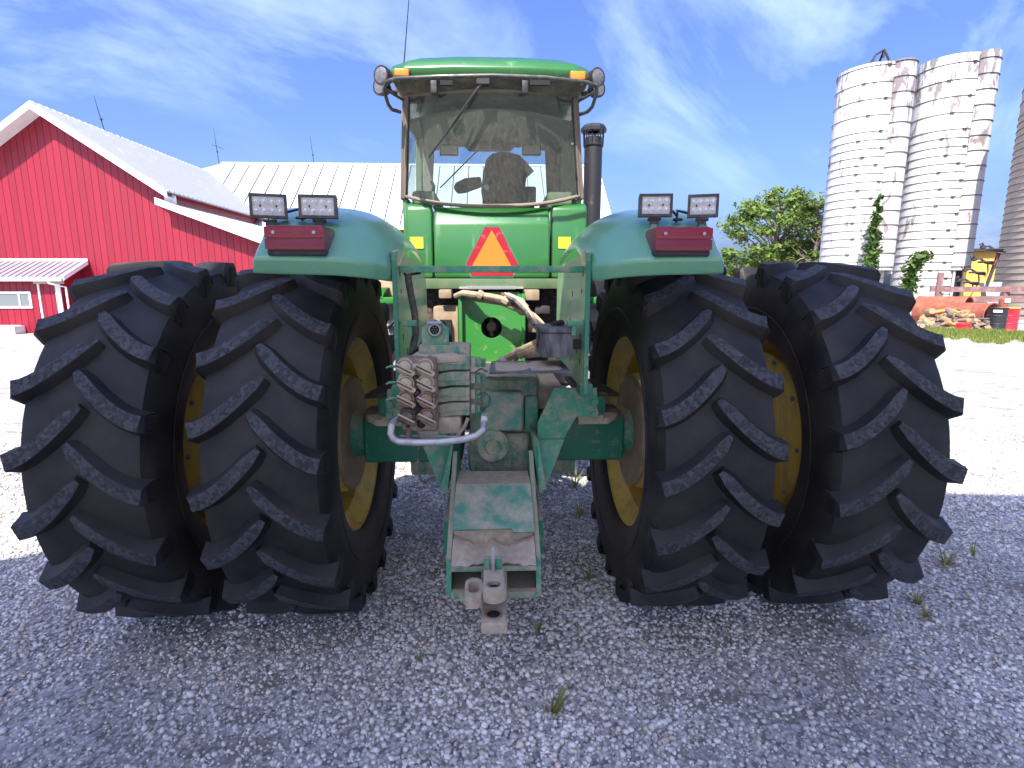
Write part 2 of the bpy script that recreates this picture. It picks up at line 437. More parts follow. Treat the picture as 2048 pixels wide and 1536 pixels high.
    def build(s, name, mats, parent=None, **k):
        me, c = s.mesh(name, mats, **k)
        o = bpy.data.objects.new(name, me); COL.objects.link(o)
        place(o, c, parent)
        return o
WL = {}
def place(o, c, parent=None):
    WL[o.name] = np.array(c, float)
    if parent is not None:
        o.parent = parent; o.location = Vector(WL[o.name] - WL[parent.name])
    else: o.location = Vector(WL[o.name])
def empty(name, loc, label, cat, group=None):
    o = bpy.data.objects.new(name, None); COL.objects.link(o); o.empty_display_size = .3
    place(o, loc); return tag(o, label, cat, group)
def tag(o, label, cat, group=None):
    o['label'] = label; o['category'] = cat
    if group: o['group'] = group
    return o
def struct(o): o['kind'] = 'structure'; return o
def share(name, me, loc, parent, rot=None):
    o = bpy.data.objects.new(name, me); COL.objects.link(o); place(o, loc, parent)
    if rot is not None: o.rotation_euler = rot
    return o

exec_order = []
# ------------------------------------------------------------------ ground
def ground():
    mb = MB(); h = 400
    xs = [-h, -60, -25, -12, -6, -3, 0, 3, 6, 12, 25, 60, h]; ys = [-60, -20, -6, -2, 0, 2, 4, 6, 10, 16, 25, 40, 80, h]
    mb.grid([[(x, y, 0) for x in xs] for y in ys])
    struct(mb.build('ground', 'gravel', smooth=None))
    # loose limestone chips lying on the yard near the tractor
    ico = bmesh.new(); bmesh.ops.create_icosphere(ico, subdivisions=1, radius=1)
    iv = np.array([v.co[:] for v in ico.verts]); jf = np.array([[v.index for v in f.verts] for f in ico.faces]); ico.free()
    N = 120000
    Y = 1.25 + (RNG.random(N) ** .85) * 5.6
    X = (RNG.random(N) * 2 - 1) * (Y * 1.02 + .25)
    r = np.clip(RNG.lognormal(-4.90, .42, N), .004, .0155)
    r *= np.where(Y > 4, 1.25, 1.0)
    fld = np.sin(X * 1.7 + 1.3 * np.sin(Y * 1.1)) + np.sin(Y * 2.3 + 1.7 * np.sin(X * .9 + 2)) + .6 * np.sin(X * 4.1 - Y * 3.3)
    keep = RNG.random(N) < np.clip(.80 + .22 * fld, .35, 1.0) * np.clip((6.6 - Y) / 1.6, .0, 1.0)
    track = np.minimum(np.abs(np.abs(X) - .97), np.abs(np.abs(X) - 1.69)) < .26
    r = np.where(track & (Y < 2.9), r * .82, r) * np.where(fld > 1.1, 1.15, 1.0)
    X, Y, r = X[keep], Y[keep], r[keep]; N = len(X)
    V = iv[None] * (1 + .62 * (RNG.random((N, 12, 1)) - .5))
    sc = np.stack([RNG.uniform(.75, 1.3, N), RNG.uniform(.7, 1.15, N), RNG.uniform(.5, .85, N)], 1)
    V = V * sc[:, None] * r[:, None, None]
    a = RNG.random(N) * 6.283; t = RNG.normal(0, .35, N)
    ca, sa, ct, st = np.cos(a), np.sin(a), np.cos(t), np.sin(t)
    x, y, z = V[..., 0], V[..., 1], V[..., 2]
    y, z = y * ct[:, None] - z * st[:, None], y * st[:, None] + z * ct[:, None]
    x, y = x * ca[:, None] - y * sa[:, None], x * sa[:, None] + y * ca[:, None]
    V = np.stack([x + X[:, None], y + Y[:, None], z + (r * RNG.uniform(.1, .55, N))[:, None]], -1).reshape(-1, 3)
    F = (jf[None] + (np.arange(N) * 12)[:, None, None]).reshape(-1, 3)
    me = bpy.data.meshes.new('gravel_stones')
    me.vertices.add(len(V)); me.vertices.foreach_set('co', V.astype(np.float32).ravel())
    me.loops.add(F.size); me.loops.foreach_set('vertex_index', F.astype(np.int32).ravel())
    me.polygons.add(len(F)); me.polygons.foreach_set('loop_start', np.arange(0, F.size, 3, dtype=np.int32))
    me.polygons.foreach_set('loop_total', np.full(len(F), 3, np.int32))
    me.update(calc_edges=True); me.materials.append(MATS['stone'])
    o = bpy.data.objects.new('gravel_stones', me); COL.objects.link(o)
    o['kind'] = 'stuff'; o['label'] = 'loose grey limestone gravel covering the yard'; o['category'] = 'gravel'
ground()

# ------------------------------------------------------------------ unseen shelter behind the viewer, inferred from the shadow over the yard
def back_shed():
    # posts and roof: outline traced from the shadow, sides left open for fill light
    root = empty('pole_shelter', (2, -4, 0), 'unseen tall shelter inferred behind the viewer, left open for light, its roof shading the gravel', 'shelter')
    Yg = -1.0; dep = 5.6; ay = -SUN.y / SUN.z; ax = -SUN.x / SUN.z
    zp = (4.69 - Yg) / ay; xp = -.326 - zp * ax
    zl = 3.6; xl = xp - (zp - zl) / .758
    xr = xp + 15; zr = zp - .124 * 15
    prof = [(xl, zl), (xp, zp), (xr, zr)]
    for (a, b) in ((prof[0], prof[1]), (prof[1], prof[2])):
        mb = MB(); mb.prism([(a[0], Yg, a[1]), (b[0], Yg, b[1]), (b[0], Yg, b[1] - .12), (a[0], Yg, a[1] - .12)], (0, -dep, 0))
        mb.build('roof_slope', 'shed_wall', root, smooth=None)
    for y in (Yg - .5, Yg - dep + .5):
        mb = MB(); mb.box(xl + .3, xr - .3, y - .1, y + .1, zl - .45, zl - .15); mb.build('tie_beam', 'wood_trim', root, smooth=None)
        for x in (xl + .5, xr - .5):
            z = zl - .46; mb = MB(); mb.box(x - .12, x + .12, y - .12, y + .12, 0, z); mb.build('post', 'wood_trim', root, smooth=None)
        for x in (xp, xp + 7.5, xr - .5):
            z = (zp - .124 * (x - xp)) - .14; mb = MB(); mb.box(x - .1, x + .1, y - .1, y + .1, zl - .149, z); mb.build('king_post', 'wood_trim', root, smooth=None)
back_shed()

# ------------------------------------------------------------------ big red gable barn on the left
def rod(x, y, z, h, parent, cross=False, lean=0):
    mb = MB(); mb.tube([(x, y, z), (x + lean * .6, y, z + h * .55), (x + lean, y, z + h)], [.022, .018, .008], 6)
    mb.lathe([(-.05, .012), (-.03, .05), (.03, .05), (.05, .012)], (x + lean * .3, y, z + h * .33), 'Z', 8)
    if cross:
        mb.tube([(x - .28, y - .1, z + h * .52), (x + .3, y + .1, z + h * .42)], .016, 6)
        mb.tube([(x - .1, y + .22, z + h * .5), (x + .1, y - .22, z + h * .44)], .012, 6)
    mb.build('lightning_rod', 'iron_dark', parent)
def barn_left():
    Yb = 21.7; xa, za = -16.1, 8.06; ex, ez = -11.72, 5.10      # apex and eave of the upper roof
    m = (za - ez) / (ex - xa); xw = xa - (ex - xa)               # west eave
    lx0, lz0, lx1, lz1 = -12.0, 4.82, -7.2, 2.95                 # lean-to
    ml = (lz0 - lz1) / (lx1 - lx0)
    root = empty('gable_barn', (xa, Yb + 6, 0), 'tall bright red gable barn with white trim, left of the tractor', 'barn')
    def top(x):
        if x < xa: return za - (xa - x) * m - .22
        if x <= ex - .25: return za - (x - xa) * m - .22
        return lz0 - (x - lx0) * ml - .2
    mb = MB(); mb.prism([(xw + .3, Yb + .04, -.3), (xw + .3, Yb + .04, top(xw + .3)), (xa, Yb + .04, za - .25), (ex - .27, Yb + .04, top(ex - .27)), (ex - .22, Yb + .04, top(ex - .22)), (lx1 - .2, Yb + .04, top(lx1 - .2)), (lx1 - .2, Yb + .04, -.3)], (0, .12, 0))
    wall = mb.build('gable_wall', 'barn_red_dark', root, smooth=None)
    w = .2475; x = xw + .32
    while x < lx1 - .35:
        a, b = x, x + w - .014
        pts = [(a, top(a)), (b, top(b))]
        if a < xa < b: pts = [(a, top(a)), (xa, za - .22), (b, top(b))]
        mb = MB(); mb.prism([(a, Yb, -.25)] + [(q, Yb, z) for q, z in pts] + [(b, Yb, -.25)], (0, .036, 0))
        mb.build('siding_board', 'barn_red', wall, smooth=None); x += w
    # upper roof in sheets, rake boards, soffit
    yo = Yb - .58; yb = 33.5
    for sgn in (1, -1):
        e = ex if sgn > 0 else xw
        mb = MB(); mb.prism([(xa, yo + .03, za - .10), (e, yo + .03, ez - .10), (e, yo + .03, ez - .05), (xa, yo + .03, za - .05)], (0, yb - yo, 0))
        rf = mb.build('roof_slope', 'roof_joint', root, smooth=None)
        k = 13; L = (yb - yo) / k
        for i in range(k):
            y0 = yo + i * L; y1 = y0 + L - .045
            mb = MB(); mb.prism([(xa, y0, za - .047), (e, y0, ez - .047), (e, y0, ez - .015), (xa, y0, za - .015)], (0, y1 - y0, 0))
            for j in range(3):
                yy = y0 + .12 + j * L / 3
                mb.prism([(xa, yy, za - .016), (e, yy, ez - .016), (e, yy, ez + .045), (xa, yy, za + .045)], (0, .07, 0))
            mb.build('roof_sheet', 'roof_ribbed', rf, smooth=None)
        mb = MB(); mb.prism([(xa, yo - .04, za - .02), (e, yo - .04, ez - .02), (e, yo - .04, ez - .26), (xa, yo - .04, za - .26)], (0, .036, 0))
        mb.build('rake_board', 'barn_white', root, smooth=None)
        mb = MB(); mb.prism([(xa, yo + .003, za - .22), (e, yo + .003, ez - .22), (e, yo + .003, ez - .25), (xa, yo + .003, za - .25)], (0, .56, 0))
        mb.build('soffit', 'barn_white', root, smooth=None)
    mb = MB(); mb.box(ex - .42, ex - .12, Yb - .045, Yb + .2, 4.72, 5.02); mb.build('corner_trim', 'barn_white', root, smooth=None)
    mb = MB(); mb.prism([(xa - .1, yo + .02, za - .06), (xa, yo + .02, za + .02), (xa + .1, yo + .02, za - .06)], (0, yb - yo, 0)); mb.build('ridge_cap', 'barn_white', root, smooth=None)
    # clerestory wall under the upper eave
    mb = MB(); mb.box(ex - .4, ex - .3, Yb + .2, yb, 4.3, 5.2); cl = mb.build('clerestory_wall', 'barn_red_dark', root, smooth=None)
    y = Yb + .22
    while y < yb - .3:
        mb = MB(); mb.box(ex - .298, ex - .27, y, y + .2, 4.3, 5.15); mb.build('siding_board', 'barn_red', cl, smooth=None); y += .215
    # lean-to roof
    mb = MB(); mb.prism([(lx0 - .15, Yb - .5, lz0 - .02), (lx1, Yb - .5, lz1 - .02), (lx1, Yb - .5, lz1 - .1), (lx0 - .15, Yb - .5, lz0 - .1)], (0, 11.5, 0))
    lr = mb.build('lean_to_roof', 'roof_old', root, smooth=None)
    for i in range(16):
        y0 = Yb - .5 + i * .72
        mb = MB(); mb.prism([(lx0 - .15, y0, lz0 - .017), (lx1, y0, lz1 - .017), (lx1, y0, lz1 + .012), (lx0 - .15, y0, lz0 + .012)], (0, .70, 0)); mb.build('roof_sheet', 'roof_old', lr, smooth=None)
    mb = MB(); mb.prism([(lx0 - .22, Yb - .54, lz0 + .05), (lx1, Yb - .54, lz1 + .03), (lx1, Yb - .54, lz1 - .2), (lx0 - .22, Yb - .54, lz0 - .2)], (0, .036, 0)); mb.build('lean_to_rake_board', 'barn_white', root, smooth=None)
    mb = MB(); mb.box(lx1 - .35, lx1 - .25, Yb + .2, 33, -.3, lz1 - .2); mb.build('side_wall', 'barn_red', root, smooth=None)
    rod(xa, 24.9, za, 1.35, root, lean=-.25)
    # entrance porch against the gable wall
    Ye = 20.35; pr = -15.25; pl = -19.6; zt = 2.62; ze = 2.02
    mb = MB(); mb.prism([(pl, Yb - .02, zt), (pl, Ye, ze), (pl, Ye, ze - .05), (pl, Yb - .02, zt - .05)], (pr - pl, 0, 0)); po = mb.build('porch_roof', 'roof_grey', root, smooth=None)
    for i in range(19):
        x = pl + .1 + i * .235
        mb = MB(); mb.prism([(x, Yb - .02, zt + .002), (x, Ye, ze + .002), (x, Ye, ze + .03), (x, Yb - .02, zt + .03)], (.03, 0, 0)); mb.build('roof_rib', 'roof_grey', po, smooth=None)
    mb = MB(); mb.box(pl, pr + .03, Yb - .06, Yb - .025, zt + .0, zt + .09); mb.build('flashing', 'barn_white', root, smooth=None)
    mb = MB(); mb.box(pl, pr - .02, Ye - .1, Ye - .004, ze - .15, ze - .03); mb.build('gutter', 'barn_white', root, bevel=.02)
    mb = MB(); mb.prism([(pr + .002, Yb - .05, zt + .04), (pr + .002, Ye, ze + .04), (pr + .002, Ye, ze - .12), (pr + .002, Yb - .05, zt - .12)], (.04, 0, 0)); mb.build('porch_rake_board', 'barn_white', root, smooth=None)
    Yp = 20.62
    mb = MB(); mb.box(pl + .2, pr - .28, Yp, Yp + .1, -.2, ze - .06); pw = mb.build('porch_wall', 'barn_red', root, smooth=None)
    mb = MB(); mb.prism([(pr - .3, Yp + .004, -.2), (pr - .3, Yb - .03, -.2), (pr - .3, Yb - .03, zt - .1), (pr - .3, Yp + .004, ze - .02)], (-.08, 0, 0)); mb.build('porch_side_wall', 'barn_red', root, smooth=None)
    x = pl + .22
    while x < pr - .5:
        mb = MB(); mb.box(x, x + .215, Yp - .028, Yp - .003, -.2, ze - .12); mb.build('siding_board', 'barn_red', pw, smooth=None); x += .23
    wx0, wx1 = -18.1, -16.62; wz0, wz1 = .98, 1.44
    for (a, b, c, d) in ((wx0, wx1, wz1, wz1 + .07), (wx0, wx1, wz0 - .07, wz0), (wx0, wx0 + .07, wz0, wz1), (wx1 - .07, wx1, wz0, wz1), ((wx0 + wx1) / 2 + .3, (wx0 + wx1) / 2 + .35, wz0, wz1)):
        mb = MB(); mb.box(a, b, Yp - .07, Yp - .03, c, d); mb.build('window_frame', 'barn_white', pw, smooth=None)
    mb = MB(); mb.box(wx0 + .07, wx1 - .07, Yp - .045, Yp - .032, wz0, wz1); mb.build('window_pane', 'window_pane', pw, smooth=None)
    mb = MB(); mb.box(-16.34, -16.28, Yp - .075, Yp - .03, -.1, ze - .22); mb.build('corner_trim', 'barn_white', pw, smooth=None)
    mb = MB(); mb.box(-15.72, -15.55, Yp - .075, Yp - .03, -.1, ze - .22); mb.build('corner_trim', 'barn_white', pw, smooth=None)
    mb = MB(); mb.box(-16.42, -15.4, Yp - .12, Yp - .03, ze - .24, ze - .13); mb.build('lintel', 'wood_trim', pw, smooth=None)
    mb = MB(); mb.tube([(-15.72, Ye - .05, ze - .15), (-15.72, Ye - .05, ze - .22), (-15.3, Yp - .12, ze - .36), (-15.3, Yp - .12, .1)], .035, 8); mb.build('downspout', 'barn_white', root)
    mb = MB(); mb.box(-17.9, -17.0, Yp - .5, Yp - .04, -.05, .28); mb.box(-17.85, -17.05, Yp - .45, Yp - .1, .28, .31); mb.build('step', 'roof_old', root, bevel=.02)
barn_left()

# ------------------------------------------------------------------ second barn behind with the wide white roof
def barn_far():
    yr, ye = 34.0, 29.2; zr, ze = 8.66, 4.75; xl, xr = -15.6, 6.3
    root = empty('long_barn', (-5, 33, 0), 'long red barn behind the tractor with a wide peeling white metal roof', 'barn')
    mb = MB(); mb.prism([(xl, yr, zr - .06), (xl, ye, ze - .06), (xl, ye, ze - .12), (xl, yr, zr - .12)], (xr - xl, 0, 0)); rf = mb.build('roof_slope', 'roof_joint', root, smooth=None)
    n = 26; w = (xr - xl) / n
    for i in range(n):
        a = xl + i * w; b = a + w - .05
        mb = MB(); mb.prism([(a, yr, zr - .055), (a, ye - .05, ze - .055), (a, ye - .05, ze - .02 + .006 * (i % 3)), (a, yr, zr - .02 + .006 * (i % 3))], (b - a, 0, 0))
        mb.prism([(b - .05, yr, zr - .01), (b - .04, ye - .05, ze - .01), (b - .04, ye - .05, ze + .035), (b - .04, yr, zr + .035)], (.035, 0, 0))
        mb.build('roof_sheet', 'roof_white', rf, smooth=None)
    mb = MB(); mb.prism([(xl - .01, yr, zr - .03), (xl - .01, ye, ze - .03), (xl - 5, ye + .5, ze + .1), (xl - 5, yr, zr - 1.3)], (0, 0, -.08)); mb.build('hip_slope', 'roof_white', root, smooth=None)
    mb = MB(); mb.prism([(xl, yr + .03, zr), (xl, yr + 5, ze), (xl, yr + 5, ze - .1), (xl, yr + .03, zr - .1)], (xr - xl, 0, 0)); mb.build('rear_roof_slope', 'roof_white', root, smooth=None)
    mb = MB(); mb.prism([(xl, yr - .12, zr - .06), (xl, yr, zr + .06), (xl, yr + .12, zr - .06)], (xr - xl, 0, 0)); mb.build('ridge_cap', 'barn_white', root, smooth=None)
    mb = MB(); mb.prism([(xr, yr, zr + .02), (xr, ye - .08, ze + .02), (xr, ye - .08, ze - .22), (xr, yr, zr - .22)], (.05, 0, 0)); mb.build('rake_board', 'roof_old', root, smooth=None)
    mb = MB(); mb.box(xl - 4, xr, ye - .1, ye - .06, ze - .24, ze - .065); mb.build('eave_board', 'barn_white', root, smooth=None)
    mb = MB(); mb.box(xl - 4, xr - .3, ye + .5, ye + .6, -.2, ze + .2); w1 = mb.build('front_wall', 'barn_red', root, smooth=None)
    mb = MB(); mb.prism([(xr - .35, ye + .55, -.2), (xr - .35, yr + 4.4, -.2), (xr - .35, yr + 4.4, ze + .3), (xr - .35, yr, zr - .2), (xr - .35, ye + .55, ze + .2)], (.1, 0, 0)); mb.build('end_wall', 'barn_red', root, smooth=None)
    for i in range(60):
        x = xl - 3.9 + i * .4
        if x < xr - .5: mb = MB(); mb.box(x, x + .37, ye + .46, ye + .495, -.2, ze - .1); mb.build('siding_board', 'barn_red', w1, smooth=None)
    for px, h, c in ((438, 1.9, True), (628, 1.5, False)):
        p = at(px, 328, yr); rod(p[0], yr, zr, h, root, c, lean=-.12)
barn_far()

# ------------------------------------------------------------------ silos
def az(px, py):
    p = polar(px, py, 1); return math.atan2(p[0], p[1])
def silo(cx, cy, r, h, label, chute_deg, hoops, mats, root_name='silo', sparse=0, ladder=True):
    root = empty(root_name, (cx, cy, 0), label, 'silo', None)
    mb = MB(); prof = [(0, r)] + [(h * i / 12, r) for i in range(1, 13)] + [(h, r - .16), (h - 1.2, r - .17)]
    mb.lathe(prof, (cx, cy, 0), 'Z', 72); body = mb.build('silo_wall', mats[0], root, smooth=50)
    ring = MB(); ring.tube([(math.cos(q) * (r + .018), math.sin(q) * (r + .018), 0) for q in (2 * math.pi * k / 72 for k in range(73))], .016, 5, False)
    me, _ = ring.mesh('hoop', 'iron_dark', center=(0, 0, 0), fixn=False)
    lug = MB(); lug.box(-.10, .10, -.03, .03, -.04, .04); lme, _ = lug.mesh('hoop_lug', 'iron_dark', smooth=None, center=(0, 0, 0))
    z = .25; i = 0
    while z < h - .05:
        top = z / h
        ho = share('hoop', me, (cx, cy, z), body)
        q = math.radians(chute_deg) - (1.15 if i % 2 else .62) + .1 * math.sin(i * 1.7)
        share('hoop_clamp', lme, (cx + math.cos(q) * (r + .04), cy + math.sin(q) * (r + .04), z), body, (0, 0, q + math.pi / 2))
        z += hoops if top < .72 else hoops * 1.9; i += 1
    if ladder:
        q = math.radians(chute_deg); d = V3(math.cos(q), math.sin(q), 0); t = V3(-d[1], d[0], 0); c = V3(cx, cy, 0) + d * (r - .05)
        rc = .78; zb = 2.6
        arc = [c + rc * (math.cos(a) * t + math.sin(a) * d * .8) for a in np.linspace(-.12, math.pi + .12, 18)]
        mb = MB(); mb.grid([[tuple(p + V3(0, 0, zz)) for p in arc] for zz in np.linspace(zb, h + .03, 12)])
        ch = mb.build('chute', mats[1], root, smooth=50, solid=.05)
        rm = MB(); rm.tube([tuple((p - c) * 1.03) for p in arc], .022, 5, False); rme, _ = rm.mesh('chute_band', 'iron_dark', center=(0, 0, 0), fixn=False)
        for zz in np.arange(zb + .2, h, .82): share('chute_band', rme, tuple(c + V3(0, 0, zz)), ch)
        p0 = c + t * .92 + d * .05
        if sparse:
            mb = MB(); mb.tube([tuple(p0 + V3(0, 0, zz)) for zz in np.linspace(2.4, h - .2, 14)], .2, 12); pi = mb.build('filler_pipe', mats[1], root)
            rm = MB(); rm.lathe([(-.03, .215), (.03, .215)], (0, 0, 0), 'Z', 14); pme, _ = rm.mesh('pipe_band', 'iron_dark', center=(0, 0, 0), fixn=False)
            for zz in np.arange(2.6, h - .3, .45): share('pipe_band', pme, tuple(p0 + V3(0, 0, zz)), pi)
    return root
def silos():
    # twin white stave silos
    m1 = (az(1650, 400) + az(1786, 400)) / 2; h1 = (az(1786, 400) - az(1650, 400)) / 2
    D1 = 42.0; a = silo(D1 * math.sin(m1), D1 * math.cos(m1), D1 * math.sin(h1), 14.35, 'white peeling stave silo with a steel frame on its rim, nearer the trees', -62, .47, ('silo_white', 'silo_chute'), sparse=1)
    m2 = (az(1800, 400) + az(1940, 400)) / 2; h2 = (az(1940, 400) - az(1800, 400)) / 2
    D2 = 44.0; b = silo(D2 * math.sin(m2), D2 * math.cos(m2), D2 * math.sin(h2), 14.65, 'white peeling stave silo with brown stained rim, beside the yellow shed', -58, .47, ('silo_white', 'silo_chute'))
    # steel frame on the first silo's rim
    p = V3(*polar(1765, 130, D1 - .5)); zt = 14.35
    mb = MB(); k = [p + V3(-.75, 0, 0), p + V3(.85, .2, 0), p + V3(-.35, 1.1, 0), p + V3(.35, 1.2, 0)]
    t1, t2 = p + V3(-.28, .3, 0), p + V3(.3, .45, 0)
    for q in k: q[2] = zt
    t1[2] = zt + .85; t2[2] = zt + 1.2
    for u, w in ((k[0], t1), (k[2], t1), (k[1], t2), (k[3], t2), (t1, t2)): mb.tube([tuple(u), tuple(w)], .065, 6)
    mb.tube([tuple(t2), tuple(t2 - V3(0, 0, .45))], .05, 6)
    mb.build('rim_frame', 'iron_dark', a)
    # doorway low on the second silo's chute
    q = R(-58); d = V3(math.cos(q), math.sin(q), 0); t = V3(-d[1], d[0], 0)
    c = V3(*WL[b.name]) + d * (D2 * math.sin(h2) + .02)
    mb = MB()
    for s in (-1, 1):
        e = c + t * .62 * s; mb.tube([tuple(e), tuple(e + V3(0, 0, 2.7))], .07, 6)
    e0 = c + t * .62; e1 = c - t * .62
    mb.tube([tuple(e0 + V3(0, 0, 1.35)), tuple(e1 + V3(0, 0, 1.35))], .06, 6); mb.tube([tuple(e0 + V3(0, 0, 2.65)), tuple(e1 + V3(0, 0, 2.65))], .07, 6)
    mb.build('door_frame', 'silo_chute', b)
    mb = MB(); mb.prism([tuple(c + t * .58 + d * .02), tuple(c - t * .58 + d * .02), tuple(c - t * .58 + d * .02 + V3(0, 0, 2.6)), tuple(c + t * .58 + d * .02 + V3(0, 0, 2.6))], tuple(-d * .06)); mb.build('door', 'black_matt', b, smooth=None)
    # brown silo at the right edge
    aL = az(2012, 400); D3 = 40.0; r3 = 3.3; m3 = aL + math.asin(r3 / D3)
    silo(D3 * math.sin(m3), D3 * math.cos(m3), r3, 13.6, 'brown stave silo with dark hoops at the right edge of the picture', -60, .34, ('silo_brown', 'silo_brown'), ladder=False)
silos()

# ------------------------------------------------------------------ yellow shed, folded tillage tool, steel rails, tanks, firewood, drums
def far_right():
    D = 52.0
    a = V3(*polar(1925, 600, D)); b = V3(*polar(2030, 600, D + 1.5)); z = polar(1960, 503, D)[2]
    root = empty('yellow_shed', tuple((a + b) / 2 * V3(1, 1, 0)), 'low yellow metal shed between the silos', 'shed')
    t = (b - a) * V3(1, 1, 0); L = np.linalg.norm(t); t /= L; nrm = V3(-t[1], t[0], 0)
    a[2] = 0
    mb = MB(); mb.prism([tuple(a), tuple(a + t * L), tuple(a + t * L + V3(0, 0, z)), tuple(a + V3(0, 0, z))], tuple(nrm * 6)); w = mb.build('wall', 'shed_yellow', root, smooth=None)
    k = 22
    for i in range(k):
        p = a + t * (L * i / k) - nrm * .03
        mb = MB(); mb.prism([tuple(p), tuple(p + t * (L / k - .05)), tuple(p + t * (L / k - .05) + V3(0, 0, z - .02)), tuple(p + V3(0, 0, z - .02))], tuple(nrm * .028)); mb.build('wall_panel', 'shed_yellow', w, smooth=None)
    mb = MB(); p = a - t * .3 - nrm * .4 + V3(0, 0, z); mb.prism([tuple(p), tuple(p + t * (L + .6)), tuple(p + t * (L + .6) + V3(0, 0, .2)), tuple(p + V3(0, 0, .2))], tuple(nrm * 7)); mb.build('roof', 'iron_dark', root, smooth=None)
    # folded tillage tool: slanted beam with round blades on arms
    D = 37.0
    root = empty('tillage_tool', polar(1975, 600, D), 'black folded tillage tool with round blades against the yellow shed', 'farm implement')
    base = V3(*root.location)
    q0, q1 = V3(*polar(1962, 600, D)), V3(*polar(1998, 506, D))
    mb = MB(); mb.tube([tuple(q0), tuple(q1)], .11, 4); mb.build('beam', 'iron_dark', root, smooth=None)
    for i, (px, py) in enumerate(((1990, 499), (1972, 524), (1954, 545), (1942, 565))):
        c = V3(*polar(px, py, D - .3)); s = V3(*polar(px + 20 - i * 2, py + 4, D)); e = V3(*polar(px - 24, py - 5, D - .4))
        mb = MB(); mb.lathe([(-.05, .0), (-.045, .3), (0, .36), (.045, .3), (.05, .0)], tuple(c), 'Z', 18); mb.build('blade', 'iron_dark', root)
        mb = MB(); mb.tube([tuple(s), tuple(c + V3(0, 0, -.03)), tuple((c + e) / 2 + V3(0, 0, .1)), tuple(e)], [.07, .07, .05, .05], 6); mb.lathe([(-.1, .02), (-.06, .12), (.06, .12), (.1, .02)], tuple(e), 'Z', 8)
        mb.tube([tuple(e), tuple(e + V3(-.12, -.1, .18)), tuple(e + V3(-.28, -.1, .1))], .04, 5); mb.build('arm', 'iron_dark', root)
        mb = MB(); mb.tube([tuple(c + V3(.1, 0, -.05)), tuple(c + V3(.18, 0, -.5)), tuple(c + V3(.05, 0, -.75))], .035, 5); mb.build('spring_tine', 'rust', root)
    p = V3(*polar(1974, 578, D)); mb = MB(); mb.prism([tuple(p + V3(-.2, 0, .3)), tuple(p + V3(.75, 0, .35)), tuple(p + V3(.7, 0, -.75)), tuple(p + V3(.15, 0, -.75))], (0, .3, 0)); mb.build('hopper', 'grey_blue', root, smooth=None)
    # steel rails
    D = 33.0
    root = empty('steel_rail_rack', polar(1950, 640, D), 'weathered reddish steel rail rack with a post in front of the silos', 'rack')
    def bar(x0, x1, y, hh, mat='rail_red', dd=0):
        a, b = V3(*polar(x0, y, D + dd)), V3(*polar(x1, y, D + dd)); mb = MB(); mb.prism([tuple(a), tuple(b), tuple(b + V3(0, 0, hh)), tuple(a + V3(0, 0, hh))], (0, .12, 0)); mb.build('rail', mat, root, smooth=None)
    bar(1862, 2120, 584, .24); bar(1862, 2120, 604, .26)
    for px in (1862, 1996, 2090):
        a = V3(*polar(px, 640, D)); top = polar(px, 545 if px < 1900 else 576, D)[2]; mb = MB(); mb.box(a[0], a[0] + .26, a[1] - .1, a[1] - .002, 0, top); mb.build('post', 'rail_red', root, smooth=None)
    # rusty tanks lying on their sides
    def tank(px0, px1, pyc, r, D, label):
        a, b = V3(*polar(px0, pyc, D)), V3(*polar(px1, pyc, D - .6)); a[2] = b[2] = r
        root = empty('steel_tank', (*((a + b) / 2)[:2], 0), label, 'tank')
        mb = MB(); n = 28; u = (b - a) / np.linalg.norm(b - a); w = np.cross(u, V3(0, 0, 1))
        ringf = lambda p, rr: [tuple(p + rr * (math.cos(q) * w + math.sin(q) * V3(0, 0, 1))) for q in np.linspace(0, 2 * math.pi, n, endpoint=False)]
        mb.grid([[tuple(a)] * n, ringf(a, r), ringf(b, r), ringf(b, r - .03), ringf(b - u * 1.6, r - .03), [tuple(b - u * 1.6)] * n], closed=True)
        mb.build('tank_shell', 'rust', root)
        rm = MB(); rm.tube(ringf(b, r) + ringf(b, r)[:1], .035, 6); rm.build('rim', 'rust', root)
    tank(1835, 1935, 618, .62, 31.5, 'rusty red steel tank lying open ended behind the firewood')
    tank(1930, 1985, 624, .5, 30.5, 'smaller rusty tank lying behind the oil drums')
    # drums
    def drum(px, D, mat, label, r=.30, h=.90):
        p = V3(*polar(px, 660, D)); p[2] = 0
        root = empty('oil_drum', tuple(p), label, 'drum')
        mb = MB(); mb.lathe([(0, r * .9), (.0, r), (.02, r + .012), (.04, r), (.28, r), (.30, r + .016), (.32, r), (.58, r), (.60, r + .016), (.62, r), (h - .04, r), (h - .02, r + .012), (h, r), (h - .015, r - .02), (h - .015, 0)], tuple(p), 'Z', 28); mb.build('drum_body', mat, root)
        mb = MB(); mb.lathe([(h - .03, r + .014), (h - .005, r + .018), (h + .006, r + .01)], tuple(p), 'Z', 28); mb.build('rim', 'yellow_bright' if mat != 'black' else 'black', root)
        if mat == 'black':
            d = -p / np.linalg.norm(p); t = V3(-d[1], d[0], 0); c = p + d * (r + .02) + V3(0, 0, .78)
            mb = MB(); mb.prism([tuple(c - t * .13 - V3(0, 0, .045)), tuple(c + t * .13 - V3(0, 0, .045)), tuple(c + t * .13 + V3(0, 0, .045)), tuple(c - t * .13 + V3(0, 0, .045))], tuple(d * .004)); mb.build('paper_label', 'barn_white', root, smooth=None)
    drum(1990, 27.6, 'black', 'black oil drum with a white label beside the firewood')
    drum(2013, 28.3, 'drum_red', 'bright red oil drum beside the black drum')
    p = V3(*polar(2006, 612, 28.9)); root = empty('hand_pump', tuple(p), 'small rusty red pump standing above the oil drums', 'pump')
